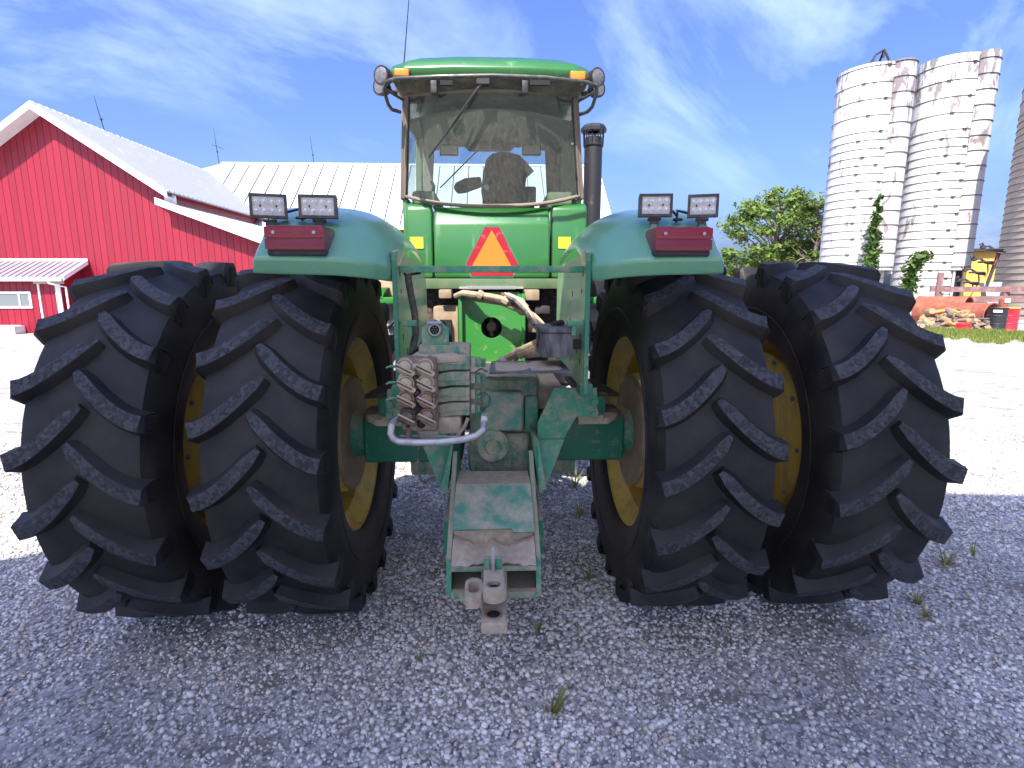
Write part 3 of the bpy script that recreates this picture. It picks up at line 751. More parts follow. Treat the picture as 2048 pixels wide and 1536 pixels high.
    mb = MB(); mb.lathe([(-.9, .04), (-.1, .04), (-.1, .14), (.25, .14), (.3, .10), (.36, .03)], tuple(p), 'Z', 14); mb.build('body', 'rust', root)
    mb = MB(); mb.box(p[0] - .1, p[0] + .12, p[1] - .16, p[1] - .14, p[2] + .14, p[2] + .3); mb.build('dial', 'barn_white', root, smooth=None)
    mb = MB(); mb.tube([tuple(p + V3(-.14, -.05, .0)), tuple(p + V3(-.45, -.05, -.08)), tuple(p + V3(-.5, -.05, -.5))], .03, 6); mb.build('hose', 'black', root)
    # firewood heap: every billet its own thing
    wm = []
    for i, (c1, c2) in enumerate((((.16, .12, .10), (.24, .19, .17)), ((.30, .20, .11), (.38, .28, .16)), ((.10, .08, .07), (.17, .14, .13)), ((.46, .20, .04), (.55, .29, .08)))):
        paint('billet_%d' % i, c1, .9, .4, c2, 6, vary=.25); wm.append('billet_%d' % i)
    kinds = []
    for i in range(8):
        mb = MB(); n = 10; L = .50 + .06 * (i % 2)
        rad = .062 + .026 * (i % 3)
        cut = None if i % 2 else .1
        ring = [(math.cos(q) * rad * (1 + .1 * math.sin(3 * q + i)), (min(math.sin(q) * rad, .02 if cut else 9))) for q in np.linspace(0, 2 * math.pi, n, endpoint=False)]
        mb.grid([[(-L / 2, y, z) for y, z in ring], [(L / 2, y, z) for y, z in ring]], closed=True)
        mb.f += [tuple(range(n - 1, -1, -1)), tuple(range(n, 2 * n))]; mb.m += [1, 1]
        me, _ = mb.mesh('firewood_billet', [wm[i % 4], wm[1 if i % 3 else 0]], smooth=40, center=(0, 0, 0)); kinds.append(me)
    cnt = 0; rng = random.Random(3)
    rows = [(0, 24), (1, 22), (2, 20), (3, 16), (4, 10)]
    for row, k in rows:
        for i in range(k):
            f = (i + .5 + rng.uniform(-.3, .3)) / k
            px = 1832 + f * 142 + row * 2
            if row >= 3: px = 1842 + f * 95
            d = 27.2 + row * .12 + rng.uniform(-.25, .25)
            p = V3(*polar(px, 655, d)); p[2] = .08 + row * .15 + rng.uniform(-.02, .03)
            if f < .12 or f > .93: p[2] = max(.1, p[2] - .1 * row)
            o = bpy.data.objects.new('firewood_billet', kinds[rng.randrange(8)]); COL.objects.link(o); place(o, p)
            o.rotation_euler = (rng.uniform(0, 6.28), rng.uniform(-.35, .35), rng.choice([rng.uniform(-.5, .5), rng.uniform(.9, 2.2)]))
            tag(o, 'split firewood billet in the heap beside the black oil drum', 'firewood', 'firewood billets in the heap'); cnt += 1
    for px, L, wdt in ((1925, .5, .34),):
        p = V3(*polar(px, 658, 26.6)); p[2] = .17; mb = MB(); mb.box(-.22, .22, -.15, .15, -.16, .16); o = mb.build('plastic_crate', 'drum_red', smooth=None, bevel=.015)
        o.location = Vector(p); WL[o.name] = p; o.rotation_euler = (.1, -.1, .4); tag(o, 'small faded red block lying at the foot of the firewood', 'crate')
far_right()

# ------------------------------------------------------------------ plants
def leaves(mb, c, rad, n, size, rng, squash=(1, 1, 1), shell=.35):
    for _ in range(n):
        d = V3(rng.gauss(0, 1), rng.gauss(0, 1), rng.gauss(0, 1)); d /= np.linalg.norm(d) + 1e-9
        p = V3(*c) + d * rad * (shell + (1 - shell) * rng.random()) * V3(*squash)
        a = V3(rng.gauss(0, 1), rng.gauss(0, 1), rng.gauss(0, .6)); a /= np.linalg.norm(a)
        b = np.cross(a, d + V3(0, 0, .3)); b /= np.linalg.norm(b) + 1e-9
        s = size * rng.uniform(.6, 1.4)
        mb.add([p - a * s, p + b * s * .45, p + a * s, p - b * s * .45], [(0, 1, 2, 3)])
def tree(loc, h, rad, label, mat, seed, clumps, per, size, trunk_h=.35, asym=(1, 1, 1), dens=1.0, dead=0):
    rng = random.Random(seed); x, y, z0 = loc
    root = empty('tree', loc, label, 'tree')
    tips = []
    mb = MB(); tr = h * .022
    mb.tube([(x, y, 0), (x + .1, y, h * .2), (x - .1, y + .1, h * .45), (x + .15, y, h * .8)], [tr * 1.5, tr * 1.1, tr * .8, tr * .25], 8)
    for i in range(clumps):
        q = rng.random() * 6.283; u = rng.random()
        zz = h * (trunk_h + (1 - trunk_h) * (u ** .8)); prof = math.sqrt(max(.05, 1 - ((u - .35) / .7) ** 2))
        rr = rad * prof * rng.uniform(.35, 1.0)
        p = (x + math.cos(q) * rr * asym[0], y + math.sin(q) * rr * asym[1], zz)
        tips.append(p)
        s = (x + .05, y, max(h * .15, zz - rr * .8 - .3))
        m = tuple((s[j] + p[j]) / 2 + (rng.uniform(-.2, .2) if j < 2 else .15) for j in range(3))
        mb.tube([s, m, p], [tr * .42, tr * .25, tr * .08], 5)
    mb.build('trunk', 'bark', root)
    mb = MB()
    for p in tips: leaves(mb, p, rad * rng.uniform(.18, .34), per, size, rng, (1, 1, .65), .15)
    mb.build('crown', mat, root, smooth=None, fixn=False)
    if dead:
        mb = MB()
        for i in range(dead):
            q = rng.random() * 6.28; L = rad * rng.uniform(.6, 1.0); zz = h * rng.uniform(.1, .35)
            pts = [(x, y, zz)]
            for k in range(1, 5): pts.append((x + math.cos(q) * L * k / 4, y + math.sin(q) * L * k / 4 - .8, zz + L * .45 * math.sin(k / 4 * 2.6)))
            mb.tube(pts, [tr * .5, tr * .4, tr * .3, tr * .2, tr * .08], 5)
        mb.build('dead_branches', 'deadwood', root)
    return root
def plants():
    D = 62.0; p = polar(1545, 600, D); top = polar(1560, 388, D)[2]
    tree((p[0], p[1], 0), top, 5.0, 'tall bright green tree behind the tractor, left of the white silos', 'leaf', 11, 74, 95, .25, .30, dens=1)
    p = polar(1622, 600, 58); top = polar(1630, 405, 58)[2]
    tree((p[0], p[1], 0), top, 2.7, 'darker green tree close against the white silo', 'leaf_dark', 12, 40, 85, .22, .25, dead=9)
    for i, (px, ty, D, rad) in enumerate(((1462, 502, 70, 2.6), (1500, 512, 66, 2.6), (1536, 528, 64, 2.4))):
        p = polar(px, 600, D); top = polar(px, ty, D)[2]
        tree((p[0], p[1], 0), top, rad, ('pale green bush beside the tractor fender, leftmost', 'yellow green bush under the tall tree', 'small green bush behind the outer tyre')[i], 'leaf', 20 + i, 26, 80, .24, .1)
    # vines on the first silo
    def vine(pts, D, label, seed, w):
        rng = random.Random(seed); P = [V3(*polar(px, py, D)) for px, py in pts]
        root = empty('climbing_vine', (P[-1][0], P[-1][1], 0), label, 'vine')
        mb = MB(); base = P[-1].copy(); base[2] = 0; mb.tube([tuple(q) for q in P] + [tuple(base)], .05, 5); mb.build('stem', 'bark', root)
        mb = MB()
        for i in range(len(P) - 1):
            for k in range(5):
                c = P[i] + (P[i + 1] - P[i]) * (k / 5); leaves(mb, c + V3(rng.uniform(-.2, .2), -.1, 0), w[i], 34, .17, rng, (1, .45, 1), .1)
        mb.build('foliage', 'leaf_vine', root, smooth=None, fixn=False)
    vine([(1757, 395), (1752, 430), (1748, 460), (1745, 490), (1742, 515), (1740, 540)], 39.2, 'narrow green vine climbing the white silo above the tyre', 5, [.12, .3, .5, .6, .65, .6])
    vine([(1850, 512), (1828, 518), (1824, 540), (1815, 562), (1810, 585), (1808, 605)], 39.4, 'bushy vine hanging at the foot of the white silos', 6, [.45, .6, .6, .5, .45, .4])
    # verge of long grass in front of the firewood: nobody could count it
    rng = random.Random(9); mb = MB()
    for _ in range(13000):
        px = rng.uniform(1850, 2200); d = rng.uniform(21.8, 26.4)
        p = V3(*polar(px, 660, d)); p[2] = 0
        wob = .9 * math.sin(px * .05) + .6 * math.sin(px * .13 + 1)
        if d < 22.6 + wob + rng.gauss(0, .35): continue
        edge = min(1, (d - 21.6 - wob) / 1.6) * rng.uniform(.35, 1)
        h = .20 * edge + .05; a = rng.random() * 6.28; w = .012
        t = V3(math.cos(a), math.sin(a), 0); l = V3(rng.gauss(0, .05), rng.gauss(0, .05), 0)
        mb.add([p - t * w, p + t * w, p + l * .5 + V3(0, 0, h * .6) + t * w * .6, p + l + V3(0, 0, h)], [(0, 1, 2, 3)])
    o = mb.build('grass_verge', 'grass', smooth=None, fixn=False); o['kind'] = 'stuff'; o['label'] = 'strip of green grass along the far edge of the gravel'; o['category'] = 'grass'
    # weeds in the gravel
    def weed(px, py, label, seed, hgt, n, dry=.5, spread=1.0, lean=(0, 0)):
        rng = random.Random(seed)
        v = _fw + (px - 1024) / FPX * _r - (py - 768) / FPX * _up; v = v * (-CAMH / v[2]); p = V3(v[0], v[1], 0)
        root = empty('weed', tuple(p), label, 'weed')
        for part, mat, k, hh, sp in (('blades', 'grass', int(n * (1 - dry)) + 3, hgt, .45 * spread), ('dry_stalks', 'dry_grass', int(n * dry) + 2, hgt * .35, 1.2 * spread)):
            mb = MB()
            for _ in range(k):
                q = rng.random() * 6.28; L = hh * rng.uniform(.5, 1.1); o = V3(math.cos(q), math.sin(q), 0); s = V3(-o[1], o[0], 0); w = .0035
                b = p + o * .01 * rng.random(); ln = V3(*lean, 0) * L if part == 'blades' else 0
                m = b + o * hh * sp * .35 + V3(0, 0, L * .6) + ln * .5; e = b + o * hh * sp * rng.uniform(.6, 1.1) + V3(0, 0, L if part == 'blades' else L * .5) + ln
                mb.add([b - s * w, b + s * w, m + s * w * .8, m - s * w * .8, e], [(0, 1, 2, 3), (3, 2, 4)])
            mb.build(part, mat, root, smooth=None, fixn=False)
    weed(1105, 1428, 'green grass tuft with dry roots lying on the gravel in front', 1, .14, 30, .5, 1.0, (.5, .1))
    weed(1890, 1130, 'dry spreading weed on the gravel right of the outer tyre', 2, .17, 46, .75, 1.6)
    weed(1946, 1112, 'thin green seedling on the gravel near the right edge', 3, .13, 5, .1, .6)
    weed(1835, 1208, 'small green weed beside the dry weed, nearer the viewer', 4, .09, 20, .3, 1.2)
    weed(1850, 1235, 'low dry tuft on the gravel right of the tyre', 5, .08, 22, .6, 1.5)
    weed(838, 1322, 'tiny yellow sprout on the gravel left of the drawbar', 6, .05, 8, .4, 1.2)
    weed(1160, 1035, 'green weed under the tractor beside the right inner tyre', 7, .16, 22, .3, 1.2)
    weed(1150, 975, 'sunlit weed behind the tractor axle', 8, .18, 26, .4, 1.4)
    weed(1180, 1160, 'dark weed at the foot of the right inner tyre', 9, .12, 16, .35, 1.2)
    weed(1700, 1090 + 60, 'faint dry sprig between tyre and gravel on the right', 10, .05, 8, .7, 1.4)
    weed(1075, 1262, 'dry weed lying right of the drawbar', 12, .06, 14, .6, 1.4)
plants()

# ------------------------------------------------------------------ the tractor
AX, ZC, RT = 3.09, 0.92, 0.968
TR = empty('tractor', (0, AX, 0), 'big green tractor with dual rear tyres seen from behind on gravel', 'tractor')
def T(mb, name, mats, parent=TR, **k): return mb.build(name, mats, parent, **k)

def lug_mesh(side):
    mb = MB(); N = 9; secs = []
    rc = lambda u: .924 - .022 * min(1.2, abs(u) / .235) ** 4
    def pt(u, s, r): ph = s / .96; return (side * u, -r * math.cos(ph), r * math.sin(ph))
    us = [-.022 + .284 * (i / (N - 1)) for i in range(N)]
    path = [(u, .105 - .225 * (1 - (1 - (u + .022) / .284) ** 1.55)) for u in us]
    for i, (u, s) in enumerate(path):
        a = path[max(0, i - 1)]; b = path[min(N - 1, i + 1)]
        t = np.array([b[0] - a[0], b[1] - a[1]]); t /= np.linalg.norm(t); n = np.array([-t[1], t[0]])
        f = i / (N - 1)
        wt = (.0245 + .009 * f) * (.5 if i == 0 else 1); wb = (.050 + .010 * f) * (.8 if i == 0 else 1)
        rt = RT - .010 * (u / .26) ** 2 - (.010 if i == 0 else 0)
        off = lambda w, r: pt(u + n[0] * w, s + n[1] * w, r)
        secs.append([off(-wb, rc(u) - .014), off(-wt * 1.12, rt - .008), off(-wt, rt), off(wt, rt), off(wt * 1.12, rt - .008), off(wb, rc(u) - .014)])
    # shoulder buttress running down to the sidewall
    u, s = path[-1]
    for du, rt, rb, w in ((.012, .935, .86, .040), (.012, .885, .83, .046), (.004, .835, .80, .050)):
        secs.append([pt(u + du - .03, s - w * 1.15, rb), pt(u + du - .004, s - w, rt - .004), pt(u + du, s - w * .9, rt), pt(u + du, s + w * .9, rt), pt(u + du - .004, s + w, rt - .004), pt(u + du - .03, s + w * 1.15, rb)])
    m = 6; vs = [p for q in secs for p in q]
    for i in range(len(secs) - 1):
        for j in range(m - 1):
            mb.cur = 1 if (j == 2 and i < N - 1) else 0
            o = i * m + j; mb.f.append((o, o + 1, o + m + 1, o + m)); mb.m.append(mb.cur)
    mb.v = [tuple(p) for p in vs]
    mb.f.append(tuple(range(m - 1, -1, -1))); mb.m.append(0)
    e = (len(secs) - 1) * m; mb.f.append(tuple(range(e, e + m))); mb.m.append(0)
    mb.cur = 2                                         # the three moulded slits in the shoulder
    for k in (-1, 0, 1):
        z = s + k * .02
        mb.add([pt(u + .0135, z - .0028, .934), pt(u + .0135, z + .0028, .934), pt(u + .0135, z + k * .008 + .0028, .89), pt(u + .0135, z + k * .008 - .0028, .89)], [(0, 1, 2, 3)])
    me, _ = mb.mesh('lug', ['rubber', 'rubber_top', 'black_matt'], smooth=45, bevel=.0045, center=(0, 0, 0))
    return me
LUGS = {1: lug_mesh(1), -1: lug_mesh(-1)}
def tyre_profile():
    p = [(.200, .548), (.222, .562), (.240, .60), (.258, .67), (.268, .75), (.266, .82), (.255, .868), (.236, .902), (.19, .916), (.12, .922), (.05, .925)]
    return [(-a, r) for a, r in p] + p[::-1]
def wheel(xc, sgn, outer, phase):
    c = (xc, AX, ZC)
    mb = MB(); pr = tyre_profile(); mb.lathe(pr, c, 'X', 96)
    idx = [max(abs(pr[i][0]), abs(pr[i + 1][0])) for i in range(len(pr) - 1)]
    mb.m = [1 if idx[i % (len(pr) - 1)] > .245 else 0 for i in range(len(mb.f))]
    ty = T(mb, 'rear_tyre', ['rubber', 'rubber_side'], smooth=40, center=c)
    n = 20
    for k in range(n):
        for s in (1, -1):
            a = 2 * math.pi * (k + (.5 if s < 0 else 0) + phase) / n
            share('lug', LUGS[s], c, ty, (a, 0, 0))
    # bead line and moulded ribs on the sidewall
    for s in (1, -1):
        mb = MB(); mb.lathe([(.2615, .700), (.2675, .704), (.2675, .712), (.2640, .716)], c, 'X', 72, sgn=s); T(mb, 'sidewall_rib', 'rubber_side', ty)
    mb = MB(); q = [(.200, .585), (.214, .583), (.214, .572), (.205, .562), (.190, .545), (.165, .538), (.140, .520), (.120, .485), (.105, .468)]
    mb.lathe([(-a, r) for a, r in q] + q[::-1], c, 'X', 72); rim = T(mb, 'rim', 'yellow', ty, smooth=40)
    if not outer:
        mb = MB(); mb.lathe([(-.01, .47), (-.02, .40), (-.05, .345), (-.13, .335), (-.155, .31), (-.155, .16), (-.10, .12), (.05, .12)], c, 'X', 60, sgn=sgn); T(mb, 'wheel_disc', 'yellow', ty, smooth=40)
        mb = MB(); mb.lathe([(-.156, .325), (-.175, .318), (-.182, .285), (-.176, .13), (-.2, .115)], c, 'X', 60, sgn=sgn); T(mb, 'hub_casting', 'cast_brown', ty, smooth=40)
        for k in range(4):
            a = k * math.pi / 2 + .5; y, z = math.cos(a), math.sin(a); cc = (xc - sgn * .09, AX + y * .40, ZC + z * .40)
            mb = MB(); mb.box(cc[0] - .05, cc[0] + .05, cc[1] - .055, cc[1] + .055, cc[2] - .055, cc[2] + .055); T(mb, 'rim_clamp', 'yellow', ty, bevel=.018)
    else:
        mb = MB(); mb.lathe([(-.105, .468), (-.15, .45), (-.165, .42), (-.165, .10)], c, 'X', 60, sgn=sgn); T(mb, 'wheel_disc', 'yellow', ty, smooth=40)
        for k in range(10):
            a = k * 2 * math.pi / 10; p = (xc - sgn * .166, AX + math.cos(a) * .435, ZC + math.sin(a) * .435)
            mb = MB(); mb.cyl(p, (p[0] - sgn * .012, p[1], p[2]), .012, n=8); T(mb, 'bolt', 'steel', ty)
        mb = MB(); mb.cyl((xc - sgn * .16, AX, ZC), (xc - sgn * .62, AX, ZC), .13, n=24); T(mb, 'axle_spacer', 'cast_brown', ty)
    return ty
WX = [(.968, 1, False, .10), (1.735, 1, True, .46), (-.968, -1, False, .22), (-1.682, -1, True, .62)]
for w in WX: wheel(*w)

# front wheels, hood, chassis
def front():
    for s in (1, -1):
        c = (s * .98, 6.1, .70)
        mb = MB(); mb.lathe([(-.17, .40), (-.2, .48), (-.2, .60), (-.17, .66), (-.05, .69), (.05, .69), (.17, .66), (.2, .60), (.2, .48), (.17, .40)], c, 'X', 60); ft = T(mb, 'front_tyre', 'rubber', smooth=40)
        mb = MB()
        for k in range(20):
            for q in (1, -1):
                a = 2 * math.pi * (k + .5 * (q > 0)) / 20; ca, sa = math.cos(a), math.sin(a)
                P = lambda u, t, r: (c[0] + u, c[1] - r * math.cos(a + t), c[2] + r * math.sin(a + t))
                mb.hexa([P(0, .06, .67), P(q * .19, -.08, .655), P(q * .19, -.15, .655), P(0, -.0, .67), P(0, .05, .725), P(q * .19, -.09, .71), P(q * .19, -.14, .71), P(0, .005, .725)])
        T(mb, 'front_tread', 'rubber', ft, smooth=None)
        mb = MB(); mb.lathe([(-.17, .41), (-.15, .38), (-.05, .34), (-.03, .1), (.03, .1), (.05, .34), (.15, .38), (.17, .41)], c, 'X', 40); T(mb, 'front_rim', 'yellow', ft, smooth=40)
    mb = MB(); mb.cyl((-.9, 6.1, .66), (.9, 6.1, .66), .11, n=20); mb.lathe([(-.2, .05), (-.16, .2), (.16, .2), (.2, .05)], (0, 6.1, .66), 'X', 20); T(mb, 'front_axle', 'green_axle')
    mb = MB(); mb.prism([(-.38, 5.35, 1.25), (-.38, 5.35, 1.98), (-.26, 5.35, 2.12), (.26, 5.35, 2.12), (.38, 5.35, 1.98), (.38, 5.35, 1.25)], (0, 2.1, 0)); T(mb, 'hood', 'green', bevel=.05)
    mb = MB(); mb.box(-.33, .33, 7.47, 7.56, 1.3, 1.98); T(mb, 'front_grille', 'black', bevel=.03)
    mb = MB(); mb.box(-.24, .24, 4.2, 7.2, .62, 1.2); T(mb, 'chassis', 'dirt_dark', bevel=.04)
    mb = MB(); mb.box(-.30, .30, 5.4, 7.2, 1.2, 1.3); T(mb, 'engine_block', 'iron_dark', bevel=.02)
    # side tanks and steps seen through the gaps
    for s in (1, -1):
        x0, x1 = s * .47, s * .92
        mb = MB(); mb.box(x0, x1, 4.42, 5.1, .95, 1.612); tk = T(mb, 'side_tank', 'tank_grey', bevel=.06, seg=3)
        mb = MB(); mb.box(x0, x1 + s * .05, 4.3, 4.42, 1.615, 1.665); T(mb, 'step_bar', 'green', bevel=.008)
        for k in range(3):
            z = 1.52 - .07 * k; mb = MB(); mb.tube([(x0 + s * .03, 4.40, z), (x0 + s * .12, 4.36, z - .02), (x0 + s * .25, 4.37, z + .01), (x0 + s * .36, 4.40, z - .10 - .05 * k)], .016, 6); T(mb, 'tank_hose', 'black', tk)
        mb = MB(); mb.box(x0, x1, 4.36, 5.0, .62, .935); T(mb, 'step_box', 'tank_grey', bevel=.03)
        mb = MB(); mb.box(x0 - s * .02, x1 + s * .04, 4.44, 4.9, 1.64, 1.9); T(mb, 'platform_side', 'hose_dusty' if s < 0 else 'black', bevel=.04)
    mb = MB(); mb.prism([at(741, 575, 4.3), at(772, 575, 4.3), at(764, 598, 4.3), at(748, 598, 4.3)], (0, .2, 0)); T(mb, 'hood_side_panel', 'green', smooth=None)
front()

# fenders (left one measured, right one mirrored)
FR = [
    [((504, 548), 2.30), ((540, 551), 2.30), ((600, 552), 2.30), ((660, 553), 2.30), ((720, 557), 2.33), ((765, 562), 2.40), ((797, 568), 2.57)],
    [((506, 516), 2.265), ((540, 515), 2.265), ((600, 516), 2.265), ((660, 517), 2.27), ((720, 522), 2.31), ((765, 530), 2.39), ((801, 542), 2.57)],
    [((507, 513), 2.272), ((540, 512), 2.272), ((600, 513), 2.272), ((662, 514), 2.278), ((722, 519), 2.318), ((767, 527), 2.40), ((802, 538), 2.575)],
    [((524, 468), 2.42), ((545, 464), 2.42), ((600, 463), 2.42), ((672, 465), 2.42), ((738, 474), 2.46), ((783, 490), 2.52), ((808, 514), 2.65)],
    [((540, 430), 2.60), ((556, 425), 2.60), ((600, 423), 2.60), ((684, 424), 2.60), ((746, 438), 2.64), ((794, 468), 2.70), ((817, 497), 2.78)],
    [((556, 415), 2.92), ((568, 411), 2.92), ((604, 409), 2.92), ((692, 409), 2.92), ((750, 423), 2.95), ((802, 461), 3.00), ((831, 502), 3.06)],
]
def fender(s):
    rows = []
    for r in FR:
        w = [at(*p, Y) for p, Y in r]
        w = [(s * -x, y, z) for x, y, z in w]
        rows.append(w)
    for dy, dz in ((.30, .0), (.48, -.03), (.60, -.08)):
        rows.append([(x, y + dy - (y - 2.92) , z + dz) for x, y, z in rows[5]])
    # outer skirt column
    for i, r in enumerate(rows):
        x, y, z = r[0]
        d = (0, .004, .006, .05, .09, .12, .13, .13, .13)[i]
        r.insert(0, (x + s * (.004 + d * .12), y + (.01 if i < 3 else 0), z - d))
    mb = MB(); mb.grid(rows)
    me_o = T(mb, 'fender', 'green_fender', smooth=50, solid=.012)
    md = me_o.modifiers.new('smooth', 'SUBSURF'); md.levels = 2; md.render_levels = 2
    fe = me_o
    # inner support plate with slots
    x = s * .425
    pl = [(2.485, 1.27), (2.485, 1.865), (2.54, 1.905), (2.60, 1.92), (2.78, 1.90), (3.05, 1.90), (3.55, 1.86), (3.62, 1.75), (3.62, 1.27)]
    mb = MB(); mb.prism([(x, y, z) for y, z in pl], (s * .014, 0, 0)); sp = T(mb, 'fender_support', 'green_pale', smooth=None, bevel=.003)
    mb = MB(); mb.prism([(x - s * .004, 2.476, 1.26), (x - s * .004, 2.476, 1.865), (x - s * .004, 2.492, 1.902), (x - s * .004, 2.53, 1.915), (x - s * .004, 2.522, 1.895), (x - s * .004, 2.498, 1.86), (x - s * .004, 2.498, 1.26)], (s * .020, 0, 0)); T(mb, 'edge_flange', 'green_axle', sp, smooth=None)
    for (y, z, h) in ((2.58, 1.80, .02), (2.60, 1.72, .02), (2.62, 1.50, .03), (2.72, 1.42, .03), (2.62, 1.38, .03), (2.9, 1.70, .03), (3.0, 1.55, .03), (2.95, 1.35, .03), (2.75, 1.83, .02)):
        mb = MB(); mb.box(x - s * .002, x - s * .0005, y, y + .012, z, z + h); T(mb, 'slot', 'black_matt', sp, smooth=None)
    mb = MB(); mb.box(x - s * .08, x - s * .005, 2.50, 2.545, 1.575, 1.60); mb.box(x - s * .06, x - s * .04, 2.505, 2.54, 1.53, 1.575); T(mb, 'clamp_bracket', 'green_dirty', sp, bevel=.004)
    # tail light, with a black strip standing for the shade of its recess
    a = at(541, 452, 2.30); b = at(652, 503, 2.30)
    x0, x1 = s * -a[0], s * -b[0]; zt, zb = a[2], b[2]; zm = zb + (zt - zb) * .49
    mb = MB(); mb.box(x0 + s * .008, x1 - s * .008, 2.262, 2.40, zb - .018, zb + .006); T(mb, 'recess_shade', 'black', fe, bevel=.01)
    mb = MB(); mb.box(x0 + s * .006, x1 - s * .006, 2.255, 2.43, zb, zt); tl = T(mb, 'tail_light', 'lens_red_low', bevel=.012)
    mb = MB(); mb.box(x0 + s * .009, x1 - s * .009, 2.250, 2.256, zm + .002, zt - .006); T(mb, 'upper_lens', 'lens_red', tl, bevel=.002)
    mb = MB(); mb.box(x0 + s * .009, x1 - s * .009, 2.250, 2.256, zb + .006, zm - .002); T(mb, 'lower_lens', 'lens_red_low', tl, bevel=.002)
    for xx in (x0 - s * .028, x1 + s * .028):
        mb = MB(); mb.cyl((xx, 2.2515, zm + .022), (xx, 2.245, zm + .022), .0065, n=10); T(mb, 'lens_screw', 'galv', tl)
    # ridge pad and grommet
    g = at(605, 442, 2.52); mb = MB(); mb.lathe([(-.004, .022), (.004, .022), (.006, .01)], (s * -g[0], g[1] - .02, g[2] + .01), 'Z', 14); T(mb, 'cable_grommet', 'black', fe)
    mb = MB(); q = at(605, 442, 2.50); w0 = at(574, 424, 2.5); xx = s * -q[0]
    mb.tube([(xx, q[1], q[2]), (xx, q[1] - .01, q[2] + .035), (xx + s * .0, q[1] - .005, q[2] + .05), (xx + s * .03, q[1], q[2] + .045), (xx + s * .07, q[1], q[2] + .035)], .0055, 8); mb.tube([(xx, q[1], q[2] + .03), (xx - s * .02, q[1], q[2] + .05)], .0055, 8); T(mb, 'light_cable', 'black', fe)
    return fe
for s in (-1, 1): fender(s)

# LED work lights on the fenders
def work_light(px0, px1, py0, py1, Y, yaw, tilt):
    a = V3(*at(px0, py1, Y)); b = V3(*at(px1, py0, Y)); w = (b[0] - a[0]) / 2; h = (b[2] - a[2]) / 2; c = (a + b) / 2
    M = Matrix.Rotation(yaw, 4, 'Z') @ Matrix.Rotation(tilt, 4, 'X')
    def tr(p): q = M @ Vector(p); return (c[0] + q.x, c[1] + q.y, c[2] + q.z)
    def bx(mb, x0, x1, y0, y1, z0, z1): mb.hexa([tr(p) for p in ((x0, y0, z0), (x1, y0, z0), (x1, y1, z0), (x0, y1, z0), (x0, y0, z1), (x1, y0, z1), (x1, y1, z1), (x0, y1, z1))])
    mb = MB(); t = .011
    bx(mb, -w, w, 0, .022, -h, -h + t); bx(mb, -w, w, 0, .022, h - t, h); bx(mb, -w, -w + t, 0, .022, -h + t, h - t); bx(mb, w - t, w, 0, .022, -h + t, h - t)
    bx(mb, -w + .004, w - .004, .022, .03, -h + .004, h - .004)
    L = T(mb, 'work_light', 'bezel', smooth=30)
    mb = MB()
    for k in range(9):
        z = -h + .008 + k * (2 * h - .016) / 8; bx(mb, -w + .002, w - .002, .03, .062, z - .0022, z + .0022)
    bx(mb, -w + .012, w - .012, .03, .05, -h + .006, h - .006)
    T(mb, 'cooling_fins', 'bezel', L, smooth=None)
    mb = MB(); bx(mb, -w + t, w - t, .007, .02, -h + t, h - t); T(mb, 'reflector_plate', 'led_face', L, smooth=None)
    dx = (w - t) * 2 / 4
    for i in range(4):
        for j in (-1, 1):
            x = -w + t + dx * (i + .5); z = j * (h - t) * .48
            mb = MB(); prof = [(0, .0158), (-.004, .0154), (-.004, .0136), (.001, .0128), (-.004, .0095), (-.009, .005), (-.0105, 0.0)]
            n = 18; vs = []
            for k in range(n):
                q = 2 * math.pi * k / n
                for (ya, r) in prof: vs.append(tr((x + r * math.cos(q), .0068 + ya, z + r * math.sin(q))))
            m = len(prof); mb.add(vs, [(k * m + e, ((k + 1) % n) * m + e, ((k + 1) % n) * m + e + 1, k * m + e + 1) for k in range(n) for e in range(m - 1)])
            T(mb, 'led_lens', 'led_lens', L, smooth=30)
    for i in (1, 3):
        x = -w + t + dx * i - (0 if i == 1 else 0); mb = MB(); bx(mb, x - .003, x + .003, .002, .0068, -.004, .004); T(mb, 'screw', 'black', L)
    mb = MB(); bx(mb, -.028, .028, .02, .05, -h - .012, -h - .001); bx(mb, -.018, .018, .022, .046, -h - .03, -h - .012); T(mb, 'mount_bracket', 'bezel', L, bevel=.003)
    mb = MB(); p = tr((0, .034, -h - .028)); mb.lathe([(-.03, .026), (-.012, .022), (0, .016)], p, 'Z', 14); T(mb, 'mount_foot', 'green_dirty', L)
work_light(503, 570, 387, 436, 2.46, .28, -.05)
work_light(599, 671, 389, 436, 2.46, .12, -.05)
work_light(1279, 1346, 387, 433, 2.46, -.10, -.05)
work_light(1376, 1437, 388, 434, 2.46, -.30, -.05)

